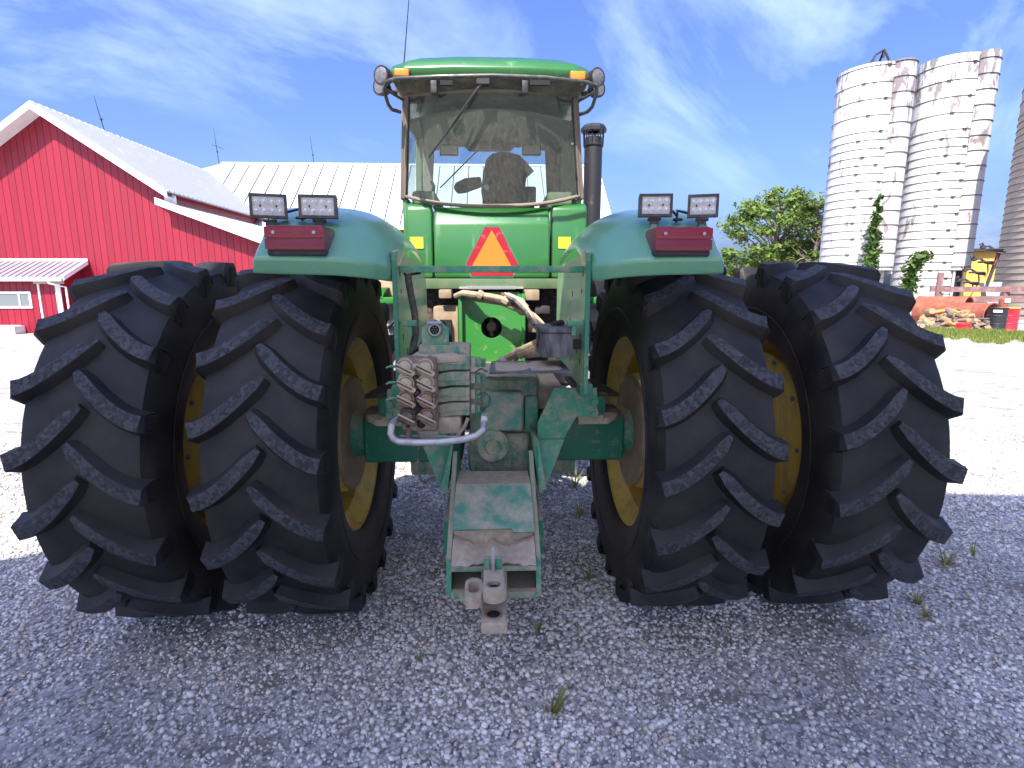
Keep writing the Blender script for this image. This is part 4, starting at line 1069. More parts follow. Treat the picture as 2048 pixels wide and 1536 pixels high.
# cab
def gp(s, t):                      # rear window surface
    xt, yt = 981 + 166 * s, 181 + 9 * s * s
    xb, yb = 984 + 174 * s, 412 - 20 * abs(s) ** 2.6
    return at(xt + (xb - xt) * t, yt + (yb - yt) * t, 3.78 + .16 * t + .09 * s * s)
def cab():
    S = np.linspace(-1, 1, 13); Tt = np.linspace(0, 1, 9)
    mb = MB(); mb.grid([[gp(s, t) for s in S] for t in Tt]); gl = T(mb, 'rear_window', 'glass_cab', smooth=60, fixn=False)
    edge = [gp(s, 0) for s in S] + [gp(1, t) for t in Tt[1:]] + [gp(s, 1) for s in S[::-1][1:]] + [gp(-1, t) for t in Tt[::-1][1:]]
    mb = MB(); mb.tube(edge, .0135, 8); T(mb, 'window_frame', 'cabtrim', gl)
    mb = MB(); mb.tube([tuple(V3(*p) * V3(.985, 1, 1) + V3(0, -.006, 0)) for p in edge], .007, 6); T(mb, 'window_seal', 'black', gl)
    L = lambda s, t, dy=0: tuple(V3(*gp(s, t)) + V3(0, dy, 0))
    # corner posts
    for s in (-1, 1):
        a, b = V3(*gp(s, -.04)), V3(*gp(s, 1.03)); o = V3(s * .035, 0, 0)
        mb = MB(); mb.hexa([tuple(b - o * .2), tuple(b + o), tuple(b + o + V3(0, .10, 0)), tuple(b - o * .2 + V3(0, .10, 0)), tuple(a - o * .2), tuple(a + o), tuple(a + o + V3(0, .10, 0)), tuple(a - o * .2 + V3(0, .10, 0))]); T(mb, 'corner_post', 'cabtrim', smooth=None, bevel=.008)
        xs = abs(b[0])
        # side wall below glass, side glass, middle and front posts
        mb = MB(); mb.box(s * (xs - .02), s * (xs + .02), 4.05, 5.3, 1.80, 2.36); T(mb, 'cab_side', 'green_cab', bevel=.01)
        mb = MB(); mb.add([(s * xs, 4.1, 2.36), (s * xs, 5.25, 2.36), (s * xs * .97, 5.2, 2.98), (s * xs * .97, 4.1, 2.98)], [(0, 1, 2, 3)]); T(mb, 'side_window', 'glass_front', smooth=None, fixn=False)
        for y, w in ((4.55, .05), (5.22, .06)):
            mb = MB(); mb.hexa([(s * (xs - .05), y, 1.9), (s * xs, y, 1.9), (s * xs, y + w, 1.9), (s * (xs - .05), y + w, 1.9), (s * (xs - .07), y, 3.0), (s * (xs - .02), y, 3.0), (s * (xs - .02), y + w, 3.0), (s * (xs - .07), y + w, 3.0)]); T(mb, 'cab_post', 'interior', smooth=None, bevel=.01)
        mb = MB(); mb.box(s * .40, s * (xs - .04), 4.08, 4.9, 2.30, 2.42); T(mb, 'side_console', 'interior', bevel=.03)
    # roof
    mb = MB(); zl = at(983, 156, 3.72)[2]; zt = at(983, 121, 3.95)[2]
    def ring(z, hx, y0, y1, c): return [(-hx, y0 + c, z), (-hx + c, y0 + c * .15, z), (-hx * .35, y0 - c * .12, z), (hx * .35, y0 - c * .12, z), (hx - c, y0 + c * .15, z), (hx, y0 + c, z), (hx, y1 - c, z), (hx - c, y1, z), (-hx + c, y1, z), (-hx, y1 - c, z)]
    rr = [ring(zl, .635, 3.72, 5.5, .10), ring(zl + .05, .65, 3.70, 5.52, .10), ring(zl + .10, .635, 3.73, 5.5, .11), ring(zt - .03, .57, 3.83, 5.4, .12), ring(zt, .50, 3.95, 5.3, .12)]
    mb.grid(rr, closed=True); mb.f.append(tuple(range(40, 50))); mb.m.append(0); mb.f.append(tuple(range(9, -1, -1))); mb.m.append(0)
    rf = T(mb, 'cab_roof', 'green_cab', smooth=40, bevel=.012)
    for px in (912, 1051):
        a, b = at(px, 126, 3.83), at(px, 154, 3.71); mb = MB(); mb.tube([tuple(V3(*a) + V3(0, -.002, 0)), tuple(V3(*b) + V3(0, -.02, 0))], .0035, 6); T(mb, 'roof_seam', 'green_axle', rf)
    for p0, p1 in (((789, 138), (818, 153)), ((1141, 143), (1170, 160))):
        a, b = at(*p0, 3.70), at(*p1, 3.70); mb = MB(); mb.box(a[0], b[0], 3.685, 3.80, b[2], a[2]); al = T(mb, 'amber_light', 'amber', bevel=.008)
        mb = MB(); mb.box(a[0] - .006, b[0] + .006, 3.70, 3.82, b[2] - .006, a[2] + .006); T(mb, 'light_housing', 'cabdark', al, bevel=.006)
    # dark visor box under the roof with two hinges
    zv = at(983, 181, 3.76)[2]
    mb = MB(); mb.hexa([(-.57, 3.80, zv), (.57, 3.80, zv), (.58, 4.02, zv - .01), (-.58, 4.02, zv - .01), (-.625, 3.69, zl - .006), (.625, 3.69, zl - .006), (.62, 4.1, zl - .006), (-.62, 4.1, zl - .006)]); vi = T(mb, 'roof_fairing', 'cabdark', bevel=.02)
    for px in (868, 1050):
        p = at(px, 178, 3.72); mb = MB(); mb.box(p[0] - .02, p[0] + .02, 3.70, 3.76, p[2] - .03, p[2] + .045); T(mb, 'window_hinge', 'black', vi, bevel=.006)
    for px0, px1 in ((880, 905), (1060, 1100)):
        p, q = at(px0, 160, 3.68), at(px1, 170, 3.68); mb = MB(); mb.box(p[0], q[0], 3.678, 3.70, q[2], p[2]); T(mb, 'speaker_grille', 'black_matt', vi)
    # grab rail along the rear of the roof
    pts = [((800, 224), 3.86), ((783, 219), 3.74), ((776, 208), 3.64), ((768, 180), 3.56), ((772, 164), 3.53), ((790, 157), 3.50), ((880, 153), 3.46), ((985, 151), 3.45), ((1090, 155), 3.46), ((1172, 164), 3.50), ((1192, 171), 3.53), ((1194, 184), 3.56), ((1185, 213), 3.64), ((1176, 223), 3.74), ((1160, 229), 3.86)]
    mb = MB(); mb.tube([at(*p, Y) for p, Y in pts], .0115, 10); ra = T(mb, 'roof_rail', 'rail')
    mb = MB(); mb.tube([at(770, 178, 3.56), at(806, 200, 3.82)], .009, 8); mb.tube([at(1193, 182, 3.56), at(1158, 202, 3.82)], .009, 8); T(mb, 'rail_brace', 'rail', ra)
    # round work lights at the roof corners
    for s, (px, py) in ((-1, (771, 154)), (1, (1187, 158))):
        for k, (dx, dy, Y, r) in enumerate(((0, 0, 3.66, .056), (-s * 3 * 0 - 3 * (s < 0) + 2 * (s > 0), 22, 3.80, .054))):
            c = V3(*at(px + dx, py + dy, Y)); d = V3(s * .55, -1, -.05); d /= np.linalg.norm(d)
            mb = MB(); mb.tube([tuple(c + d * .045), tuple(c + d * .03), tuple(c - d * .01), tuple(c - d * .05)], [r * .98, r, r * .86, r * .4], 24); lt = T(mb, 'round_light', 'black')
            mb = MB(); mb.tube([tuple(c + d * .0455), tuple(c + d * .047)], [r * .80, r * .76], 24); T(mb, 'light_lens', 'round_lens', lt)
            mb = MB(); mb.tube([tuple(c), tuple(c + V3(-s * .07, .06, -.01))], .014, 8); T(mb, 'light_arm', 'cabdark', lt)
    # wiper
    a, b = V3(*at(966, 163, 3.70)), V3(*at(896, 262, 3.765)); e = V3(*at(857, 315, 3.80))
    mb = MB(); mb.tube([tuple(a), tuple((a + b) / 2 + V3(0, -.012, 0)), tuple(b)], [.010, .008, .006], 8); mb.box(a[0] - .04, a[0] + .04, a[1] - .01, a[1] + .05, a[2] - .015, a[2] + .02); wi = T(mb, 'wiper', 'black')
    mb = MB(); st = V3(*at(935, 212, 3.755)); mb.tube([tuple(st), tuple(b + V3(.0, -.002, 0)), tuple(e)], .006, 6); T(mb, 'wiper_blade', 'black', wi)
    # latch knobs on the glass
    for px, py in ((816, 288), (1144, 288), (976, 404), (993, 403)):
        p = at(px, py, 3.86 if py < 350 else 3.915); mb = MB(); mb.lathe([(-.012, .0), (-.012, .010), (0, .010), (.004, .006)], p, 'Y', 12); T(mb, 'glass_knob', 'bezel', gl)
    # interior
    zh = at(983, 300, 5.2)[2]
    mb = MB(); mb.grid([[(x, y, zl - .10 + .085 * (y - 4.0) / 1.2 - .09 * (x / .6) ** 2) for x in np.linspace(-.58, .58, 9)] for y in np.linspace(3.98, 5.2, 7)]); T(mb, 'headliner', 'liner', smooth=60, solid=.02)
    mb = MB(); mb.prism([at(846, 262, 5.1), at(1122, 262, 5.1), at(1112, 286, 5.1), at(1030, 290, 5.1), at(1020, 299, 5.1), at(938, 299, 5.1), at(928, 290, 5.1), at(858, 286, 5.1)], (0, .08, 0)); T(mb, 'front_header', 'liner', smooth=None)
    for px0, px1, px2, px3 in ((846, 868, 862, 836), (1090, 1114, 1128, 1096)):
        mb = MB(); mb.prism([at(px0, 270, 5.18), at(px1, 270, 5.18), at(px2 if px0 < 900 else px3 , 412, 5.18), at(px3 if px0 < 900 else px2, 412, 5.18)] if px0 < 900 else [at(px0, 270, 5.18), at(px1, 270, 5.18), at(px2, 412, 5.18), at(px3, 412, 5.18)], (0, .08, 0)); T(mb, 'front_post', 'liner', smooth=None)
    mb = MB(); mb.add([at(862, 275, 5.24), at(1100, 275, 5.24), at(1105, 420, 5.24), at(850, 420, 5.24)], [(0, 1, 2, 3)]); T(mb, 'windscreen', 'glass_front', smooth=None, fixn=False)
    mb = MB(); mb.box(-.62, .62, 4.04, 5.3, 1.80, 1.86); T(mb, 'cab_floor', 'cabdark')
    mb = MB(); mb.box(-.25, .25, 5.0, 5.22, 1.86, 2.32); T(mb, 'dash', 'cabdark', bevel=.03)
    for px in (898, 1063):
        a, b = at(px - 19, 289, 4.95), at(px + 19, 312, 4.95); mb = MB(); mb.box(a[0], b[0], 4.94, 4.965, b[2], a[2]); mi = T(mb, 'interior_mirror', 'black', bevel=.012)
        mb = MB(); mb.box(a[0] + .012, b[0] - .012, 4.934, 4.94, b[2] + .012, a[2] - .012); T(mb, 'mirror_face', 'led_face', mi)
        mb = MB(); mb.tube([((a[0] + b[0]) / 2, 4.95, a[2]), ((a[0] + b[0]) / 2, 4.98, a[2] + .06)], .008, 6); T(mb, 'mirror_stem', 'black', mi)
    Y = 4.45
    back = [(966, 408), (962, 380), (966, 345), (972, 316), (984, 306), (1000, 302), (1020, 303), (1040, 309), (1050, 318), (1054, 345), (1050, 385), (1052, 408)]
    mb = MB(); mb.prism([at(*p, Y) for p in back], (0, .14, 0)); se = T(mb, 'seat_back', 'seat', bevel=.03, seg=3)
    mb = MB(); mb.prism([at(*p, Y + .05) for p in ((962, 352), (930, 355), (910, 365), (906, 375), (914, 384), (930, 382), (964, 370))], (0, .12, 0)); T(mb, 'arm_rest', 'seat', se, bevel=.02)
    mb = MB(); mb.prism([at(*p, Y + .1) for p in ((1040, 372), (1073, 372), (1072, 412), (1036, 412))], (0, .3, 0)); T(mb, 'control_console', 'seat', bevel=.02)
    mb = MB(); mb.box(-.22, .26, 4.45, 4.95, 2.0, 2.24); T(mb, 'seat_cushion', 'seat', bevel=.06)
    mb = MB(); mb.lathe([(-.012, .0), (-.012, .018), (0, .022)], at(973, 375, Y - .01), 'Y', 14); T(mb, 'seat_knob', 'led_face', se)
    mb = MB(); mb.prism([at(*p, Y + .02) for p in ((1050, 320), (1068, 342), (1050, 358))], (0, .02, 0)); T(mb, 'seat_tag', 'liner', smooth=None)
    mb = MB(); mb.tube([at(957, 299, 5.0), at(880, 376, 5.1)], .006, 6); T(mb, 'front_wiper', 'black')
    mb = MB(); mb.tube([at(862, 362, 4.3), at(868, 372, 4.3), at(866, 392, 4.3), at(858, 398, 4.3)], .012, 8); T(mb, 'door_handle', 'black')
    # rear lower body panels
    xa, xb = at(867, 430, 3.95)[0], at(1100, 430, 3.95)[0]
    z0, z1, z2 = at(983, 414, 4.02)[2], at(983, 447, 3.93)[2], at(983, 556, 3.93)[2]
    mb = MB(); mb.prism([(xa, 4.06, z0), (xa, 4.01, z0 - .004), (xa, 3.945, z1 + .02), (xa, 3.93, z1 - .015), (xa, 3.93, z2), (xa, 4.25, z2), (xa, 4.25, z0)], (xb - xa, 0, 0)); T(mb, 'rear_panel', 'green_cab', bevel=.022, seg=3)
    for s, (p0, p1) in ((-1, (813, 866)), (1, (1102, 1173))):
        x0, x1 = at(p0, 450, 4.0)[0], at(p1, 450, 4.0)[0]
        if s < 0: x1 -= .004
        else: x0 += .004
        zz = at(840, 405, 4.06)[2]
        mb = MB(); mb.prism([(x0, 4.06, zz), (x0, 4.0, zz - .025), (x0, 3.985, zz - .06), (x0, 3.985, z2), (x0, 4.5, z2), (x0, 4.5, zz)], (x1 - x0, 0, 0)); cp = T(mb, 'corner_panel', 'green_cab', bevel=.022, seg=3)
        q0, q1 = ((820, 474), (847, 497)) if s < 0 else ((1117, 474), (1141, 497))
        a, b = at(*q0, 3.983), at(*q1, 3.983); mb = MB(); mb.box(a[0], b[0], 3.979, 3.984, b[2], a[2]); T(mb, 'reflector', 'yellow_bright', cp, smooth=None)
    mb = MB(); mb.box(-.50, .50, 3.90, 4.4, z2 - .075, z2 - .004); T(mb, 'rear_sill', 'green_sill', bevel=.008)
    x0, x1 = at(918, 575, 3.82)[0], at(1047, 575, 3.82)[0]; zz = at(983, 575, 3.82)[2]
    mb = MB(); mb.box(x0, x1, 3.82, 3.9, zz - .008, zz + .006)
    k = 30
    for i in range(k): xx = x0 + .05 + (x1 - x0 - .1) * i / k; mb.box(xx, xx + .007, 3.81, 3.82, zz - .012, zz + .012)
    T(mb, 'tread_strip', 'galv', smooth=None)
    # slow vehicle emblem
    Yt = 3.922
    red = [(970, 454), (998, 454), (1036, 528), (1025, 552), (943, 552), (932, 528)]
    mb = MB(); mb.prism([at(*p, Yt) for p in red], (0, .005, 0)); em = T(mb, 'warning_triangle', 'smv_red', smooth=None)
    mb = MB(); mb.prism([at(*p, Yt - .004) for p in ((983.5, 460), (1027, 540), (940, 540))], (0, .003, 0)); T(mb, 'orange_field', 'smv_orange', em, smooth=None)
    out = [(968, 451), (1000, 451), (1039, 528), (1027, 555), (941, 555), (929, 528)]
    mb = MB(); mb.prism([at(*p, Yt + .003) for p in out], (0, .004, 0)); T(mb, 'backing_plate', 'green_axle', em, smooth=None)
    # exhaust stack and aerial
    Y = 5.25; c = V3(*at(1184, 430, Y)); t = V3(*at(1187, 250, Y)); x, zt_ = t[0], t[2]; x = (c[0] + t[0]) / 2
    z1 = at(1184, 292, Y)[2]; z2b = at(1184, 263, Y)[2]
    mb = MB(); mb.cyl((x, Y, 1.6), (x, Y, z1), .082, n=28); ex = T(mb, 'exhaust_stack', 'black')
    mb = MB(); mb.lathe([(0, .088), (.012, .093), (.018, .088)], (x, Y, z1 - .01), 'Z', 28); mb.cyl((x, Y, z1), (x, Y, z1 + .07), .075, n=24)
    for k in range(10):
        a = k * .628; mb.tube([(x + .088 * math.cos(a), Y + .088 * math.sin(a), z1), (x + .092 * math.cos(a), Y + .092 * math.sin(a), z2b + .005)], .005, 4)
    T(mb, 'stack_cage', 'black', ex)
    mb = MB(); mb.lathe([(-.005, .06), (-.005, .118), (.022, .118), (.05, .095), (.062, .05), (.064, 0)], (x, Y, z2b), 'Z', 10); T(mb, 'stack_cap', 'black', ex, smooth=None)
    mb = MB(); mb.tube([at(808, 126, 4.3), at(813, 60, 4.3), at(821, -40, 4.3)], [.005, .004, .003], 6); T(mb, 'aerial', 'black')
cab()

# transmission, hoses, hitch
def rear_end():
    bar0, bar1 = at(803, 530, 2.56), at(1166, 545, 2.56)
    mb = MB(); mb.box(-.420, .420, 2.555, 2.60, bar1[2], bar0[2] - .003); T(mb, 'cross_bar', 'green_dirty', bevel=.004)
    # wiring loom up the left support
    mb = MB(); mb.tube([at(816, 547, 2.60), at(817, 560, 2.60), at(822, 590, 2.60), at(830, 630, 2.60), at(832, 665, 2.60), at(827, 690, 2.58), at(823, 712, 2.52)], .0165, 10); lo = T(mb, 'wiring_loom', 'hose')
    mb = MB(); mb.tube([at(808, 546, 2.6), at(815, 556, 2.6)], .006, 6); mb.tube([at(842, 546, 2.6), at(822, 549, 2.6), at(817, 558, 2.6)], .006, 6); T(mb, 'loom_wires', 'black', lo)
    # bulkhead plate with the round opening
    Y = 3.86; x0, x1 = at(922, 650, Y)[0], at(1046, 650, Y)[0]; z0, z1 = at(983, 728, Y)[2], at(983, 584, Y)[2]
    cx, _, cz = at(983, 655, Y); r = .0735; n = 48
    def sq(q):
        d = (math.cos(q), math.sin(q)); tx = ((x1 if d[0] > 0 else x0) - cx) / d[0] if abs(d[0]) > 1e-6 else 9; tz = ((z1 if d[1] > 0 else z0) - cz) / d[1] if abs(d[1]) > 1e-6 else 9
        t = min(tx, tz); return (cx + d[0] * t, Y, cz + d[1] * t)
    A = [2 * math.pi * k / n for k in range(n)]
    mb = MB(); mb.grid([[(cx + r * math.cos(q), Y, cz + r * math.sin(q)) for q in A], [sq(q) for q in A]], closed=True); pt = T(mb, 'bulkhead_plate', 'green', smooth=None, solid=.015)
    for xx in (x0, x1): mb = MB(); mb.box(xx - .012, xx + .012, Y - .07, Y + .02, z0, z1 - .01); T(mb, 'plate_flange', 'green', pt, bevel=.003)
    c2 = at(983, 622, Y); mb = MB(); mb.cyl((c2[0], Y - .006, c2[2]), (c2[0], Y - .001, c2[2]), .019, n=20); T(mb, 'small_hole', 'black_matt', pt)
    for px, py in ((1027, 655), (1010, 690), (965, 690), (955, 632), (1020, 625)): q = at(px, py, Y); mb = MB(); mb.cyl((q[0], Y - .005, q[2]), (q[0], Y - .001, q[2]), .005, n=10); T(mb, 'bolt_hole', 'black_matt', pt)
    mb = MB(); mb.cyl((cx, Y + .08, cz), (cx, Y + .3, cz), .035, n=16); mb.box(cx - .012, cx + .012, Y + .1, Y + .12, cz - .07, cz + .07); T(mb, 'drive_shaft', 'cast_brown')
    mb = MB(); mb.box(-.52, .52, 4.15, 4.42, 1.1, 1.795); T(mb, 'transmission_case', 'dirt_dark', bevel=.03)
    mb = MB(); mb.box(at(868, 650, 3.9)[0], at(918, 650, 3.9)[0], 3.85, 4.14, 1.3, at(890, 612, 3.9)[2]); T(mb, 'valve_housing', 'cast_brown', bevel=.02)
    mb = MB(); a, b = at(880, 640, 3.8), at(903, 690, 3.8); mb.box(a[0], b[0], 3.80, 3.86, b[2], a[2]); T(mb, 'dark_opening', 'black_matt')
    for i, (px, py, w, h) in enumerate(((890, 588, 26, 18), (930, 584, 18, 10), (1062, 590, 34, 22), (1085, 620, 30, 16), (1068, 650, 24, 30))):
        a, b = at(px - w / 2, py - h / 2, 3.78 + .04 * i), at(px + w / 2, py + h / 2, 3.78 + .04 * i); mb = MB(); mb.box(a[0], b[0], a[1], a[1] + .12, b[2], a[2]); T(mb, 'casting', ('cast_brown', 'iron_dark')[i % 2], bevel=.012)
    for i in range(5):
        o = i * .024; mb = MB(); mb.tube([at(912 + i * 5, 592, 3.84), at(926 + i * 8, 586 + i * 3, 3.74), at(980 + i * 6, 593 + i * 3, 3.68), at(1028 + i * 4, 602 + i * 5, 3.62), at(1056 + i * 4, 628 + i * 2, 3.58), at(1078 + i * 4, 660, 3.5), at(1092 + i * 3, 690, 3.4)], .021 + .004 * (i % 2), 8); T(mb, 'hydraulic_hose', 'hose_dusty' if i != 1 else 'hose')
    for i in range(5):
        mb = MB(); mb.tube([at(970 + i * 12, 738 - i, 3.62), at(998 + i * 10, 724 - i * 4, 3.64 + .02 * i), at(1034 + i * 5, 703 + i * 2, 3.66), at(1082, 680 + i * 7, 3.62)], .020, 8); T(mb, 'hydraulic_hose', 'hose_dusty')
    for i, (px, py, Yh, rr) in enumerate(((960, 590, 3.70, .034), (1012, 600, 3.65, .042), (1046, 618, 3.60, .045), (1066, 646, 3.54, .04), (1040, 706, 3.64, .042), (1008, 722, 3.62, .04))):
        c = V3(*at(px, py, Yh)); d = V3(.8, -.1, -.5 if i < 4 else .5); d /= np.linalg.norm(d)
        mb = MB(); mb.tube([tuple(c - d * .02), tuple(c), tuple(c + d * .02)], [rr * .9, rr, rr * .9], 10); T(mb, 'hose_sleeve', ('hose_dusty', 'lever_pale')[i % 2])
    for i in range(3):
        mb = MB(); mb.tube([at(1004 + i * 6, 588, 3.66), at(1030 + i * 7, 600, 3.56), at(1052 + i * 6, 622 + i * 5, 3.50), at(1068 + i * 7, 650, 3.44)], .012, 8); T(mb, 'hydraulic_hose', ('hose', 'lever_pale', 'hose_dusty')[i])
    mb = MB(); mb.box(-.16, .38, 2.86, 3.84, 1.10, 1.225); T(mb, 'transmission_cover', 'hose_dusty', bevel=.02)
    # tray plate
    a, b = at(978, 748, 2.47), at(1142, 748, 2.47); zb = at(1060, 748, 2.47)[2]
    mb = MB(); mb.prism([(a[0], 2.47, zb), (b[0], 2.47, zb + .004), (b[0], 2.84, zb + .004), (a[0] + .01, 2.84, zb)], (0, 0, .008)); tr_ = T(mb, 'tray_plate', 'black_dusty', smooth=None)
    mb = MB(); rng = random.Random(4); mb.grid([[(a[0] + .03 + (b[0] - a[0] - .05) * i / 10, 2.50 + .3 * j / 5, zb + .009 + (.022 * rng.random() if 0 < i < 10 and 0 < j < 5 else 0) * (i / 10)) for i in range(11)] for j in range(6)]); T(mb, 'tray_dust', 'dirt', tr_, smooth=80)
    # black tool box with lid
    a, b = at(1083, 667, 2.52), at(1146, 715, 2.52)
    mb = MB(); mb.box(a[0], b[0], 2.52, 2.82, b[2], a[2]); bx_ = T(mb, 'tool_box', 'black_dusty', bevel=.006)
    lid = at(1083, 656, 2.52)[2]; mb = MB(); mb.box(a[0] - .004, b[0] + .004, 2.512, 2.828, a[2] + .001, lid); T(mb, 'lid', 'black_dusty', bx_, bevel=.010)
    mb = MB(); mb.tube([(a[0] - .008, 2.62, a[2] - .02), (a[0] - .012, 2.60, a[2] - .055), (a[0] - .010, 2.625, a[2] - .075), (a[0] - .006, 2.64, a[2] - .05)], .004, 6); mb.box(a[0] - .008, a[0] - .001, 2.6, 2.63, a[2] - .03, a[2] + .02); T(mb, 'latch', 'black', bx_)
    mb = MB(); mb.tube([(a[0] + .055, 2.62, lid + .012), (a[0] + .08, 2.60, lid + .016), (a[0] + .105, 2.615, lid + .018), (a[0] + .115, 2.65, lid + .014)], [.008, .012, .014, .010], 8); T(mb, 'lid_plug', 'black', bx_)
    mb = MB(); mb.box(b[0] + .001, .424, 2.60, 2.66, b[2] + .03, b[2] + .075); mb.cyl((.41, 2.63, b[2] + .05), (.47, 2.63, b[2] + .05), .016, n=12); T(mb, 'box_bracket', 'black', bx_)
    # differential housing
    mb = MB(); a, b = at(938, 752, 2.86), at(1078, 948, 2.86); mb.box(a[0], b[0], 2.84, 3.4, b[2], a[2]); T(mb, 'axle_housing', 'green_vdirty', bevel=.05, seg=3)
    mb = MB(); a, b = at(962, 786, 2.76), at(1047, 864, 2.76); mb.box(a[0], b[0], 2.765, 2.9, b[2], a[2]); T(mb, 'housing_cover', 'green_cover', bevel=.025, seg=3)
    mb = MB(); a, b = at(1049, 792, 2.82), at(1076, 862, 2.82); mb.box(a[0], b[0], 2.81, 2.9, b[2], a[2]); T(mb, 'housing_rib', 'green_dirty', bevel=.015)
    mb = MB(); a, b = at(936, 868, 2.80), at(1060, 944, 2.80); mb.box(a[0], b[0], 2.79, 3.0, b[2], a[2]); T(mb, 'lower_housing', 'green_vdirty', bevel=.03, seg=3)
    c = at(986, 893, 2.76); mb = MB(); mb.lathe([(.05, .088), (-.01, .088), (-.022, .076), (-.022, .046), (-.008, .04), (-.008, 0)], c, 'Y', 36); T(mb, 'shaft_cover', 'green_vdirty', bevel=0)
    mb = MB(); a = at(985, 756, 2.86); mb.grid([[(-.13 + .33 * i / 12, 2.84 + .3 * j / 5, a[2] + .012 * random.random() + .006) for i in range(13)] for j in range(6)]); T(mb, 'settled_dust', 'dirt', smooth=70)
    mb = MB(); q = at(1056, 767, 2.80); mb.lathe([(0, .016), (.02, .014), (.024, .006)], (q[0], q[1] + .08, q[2]), 'Z', 8); T(mb, 'filler_bolt', 'cast_brown')
    # axle arms and clamps
    for s in (1, -1):
        zt, zb = 1.045, .785; xi, xo = s * .17, s * (.735 if s > 0 else .715)
        mb = MB(); mb.box(xi, xo, 2.93, 3.25, zb, zt); T(mb, 'axle_arm', 'green_axle', bevel=.025, seg=3)
        mb = MB(); mb.cyl((s * .70, AX, ZC), (s * .80, AX, ZC), .135, n=32); mb.cyl((s * .78, AX, ZC), (s * .97, AX, ZC), .07, n=20); T(mb, 'axle_end', 'green_dirty')
        mb = MB(); mb.prism([(s * .43, 2.80, 1.205), (s * .60, 2.78, 1.185), (s * .68, 2.86, 1.165), (s * .62, 3.2, 1.18), (s * .43, 3.2, 1.205)], (0, 0, .022)); T(mb, 'clamp_plate', 'dirt_dark', smooth=None, bevel=.004)
        mb = MB(); mb.prism([(s * .44, 2.74, 1.045), (s * .60, 2.74, 1.045), (s * .65, 2.79, 1.06), (s * .67, 2.90, 1.06), (s * .44, 2.95, 1.05)], (0, 0, .034)); T(mb, 'clamp_base', 'dirt', bevel=.008)
        mb = MB(); mb.box(s * .455, s * .60, 2.80, 3.1, 1.06, 1.19); T(mb, 'clamp_block', 'green_axle', bevel=.02)
        mb = MB(); mb.prism([(s * .58, 2.80, 1.05), (s * .66, 2.80, 1.05), (s * .70, 2.90, 1.04), (s * .70, 3.05, 1.04), (s * .58, 3.05, 1.05)], (0, 0, .045)); T(mb, 'clamp_foot', 'cast_brown', bevel=.012)
        # hitch bracket plate, gusset and bolts
        M = lambda px, py, Y: (lambda p: (s * p[0], p[1], p[2]))(at(px, py, Y))
        Yb = 2.66
        mb = MB(); mb.prism([M(1108, 776, Yb), M(1194, 776, Yb), M(1196, 831, Yb), M(1154, 833, Yb), M(1138, 859, Yb), M(1128, 878, Yb), M(1075, 878, Yb), M(1075, 846, Yb)], (0, .02, 0)); br = T(mb, 'hitch_bracket', 'green_dirty', smooth=None, bevel=.004)
        mb = MB(); mb.prism([M(1155, 833, Yb), M(1206, 830, Yb), M(1208, 838, Yb - .03), M(1196, 848, Yb - .05), M(1160, 848, Yb - .05)], (0, .03, .0)); T(mb, 'bracket_lip', 'green_dirty', br, smooth=None, bevel=.004)
        for px, py in ((1172, 785), (1187, 803), (1187, 826)):
            q = M(px, py, Yb); mb = MB(); mb.cyl(q, (q[0], q[1] - .008, q[2]), .024, n=20); mb.cyl((q[0], q[1] - .008, q[2]), (q[0], q[1] - .026, q[2]), .016, n=6); T(mb, 'bolt', 'green_dirty', br, smooth=25)
        mb = MB(); mb.prism([M(1077, 879, Yb - .002), M(1129, 879, Yb - .002), M(1090, 978, Yb - .06), M(1078, 962, Yb - .05)], (0, .016, 0)); T(mb, 'gusset', 'green_dirty', br, smooth=None)
        mb = MB(); mb.prism([M(1063, 866, 2.64), M(1076, 878, 2.60), M(1093, 978, 2.52), M(1078, 985, 2.52)], (0, .22, 0)); T(mb, 'hanger_strut', 'green_dirty', br, smooth=None)
        mb = MB(); p0 = M(1178, 758, 2.55); mb.box(s * .41, s * .47, 2.50, 2.62, 1.245, 1.30); T(mb, 'support_foot', 'green_axle', bevel=.006)
        for px0, px1, py0, py1 in ((1060, 1150, 876, 948),):
            a, b = M(px0, py0, 2.95), M(px1, py1, 2.95); mb = MB(); mb.box(a[0], b[0], 2.95, 3.2, b[2], a[2] - .05); T(mb, 'lower_casting', 'green_vdirty', bevel=.02)
    # hitch cage
    zA, zB, zC = at(903, 958, 2.50)[2], at(885, 1118, 2.14)[2], at(885, 1195, 2.10)[2]
    for s in (1, -1):
        x = s * .2
        poly = [(2.62, zA + .10), (2.52, zA + .02), (2.14, zB), (2.10, zC), (2.75, zC + .02), (2.95, zA)]
        mb = MB(); mb.prism([(x - s * .022, y, z) for y, z in poly], (s * .022, 0, 0)); T(mb, 'hitch_side_plate', 'green_dirty', smooth=None, bevel=.003)
        mb = MB(); mb.box(s * .204, s * .228, 2.35, 2.9, zC + .06, zA - .15); T(mb, 'side_stiffener', 'green_axle')
    z1, z2 = at(985, 950, 2.60)[2], at(985, 968, 2.44)[2]
    mb = MB(); mb.prism([(-.175, 2.66, z1 + .0), (.175, 2.66, z1), (.175, 2.44, z2), (-.175, 2.44, z2)], (0, 0, -.012)); T(mb, 'cover_top', 'dirt', smooth=None)
    z3 = at(985, 1060, 2.22)[2]
    mb = MB(); mb.prism([(-.175, 2.44, z2 - .001), (.175, 2.44, z2 - .001), (.178, 2.215, z3 - .008), (.085, 2.215, z3 - .008), (.080, 2.225, z3 + .004), (-.178, 2.225, z3 + .002)], (0, .012, -.012)); T(mb, 'cover_slope', 'green_cover', smooth=None)
    z4 = at(985, 1100, 2.27)[2]
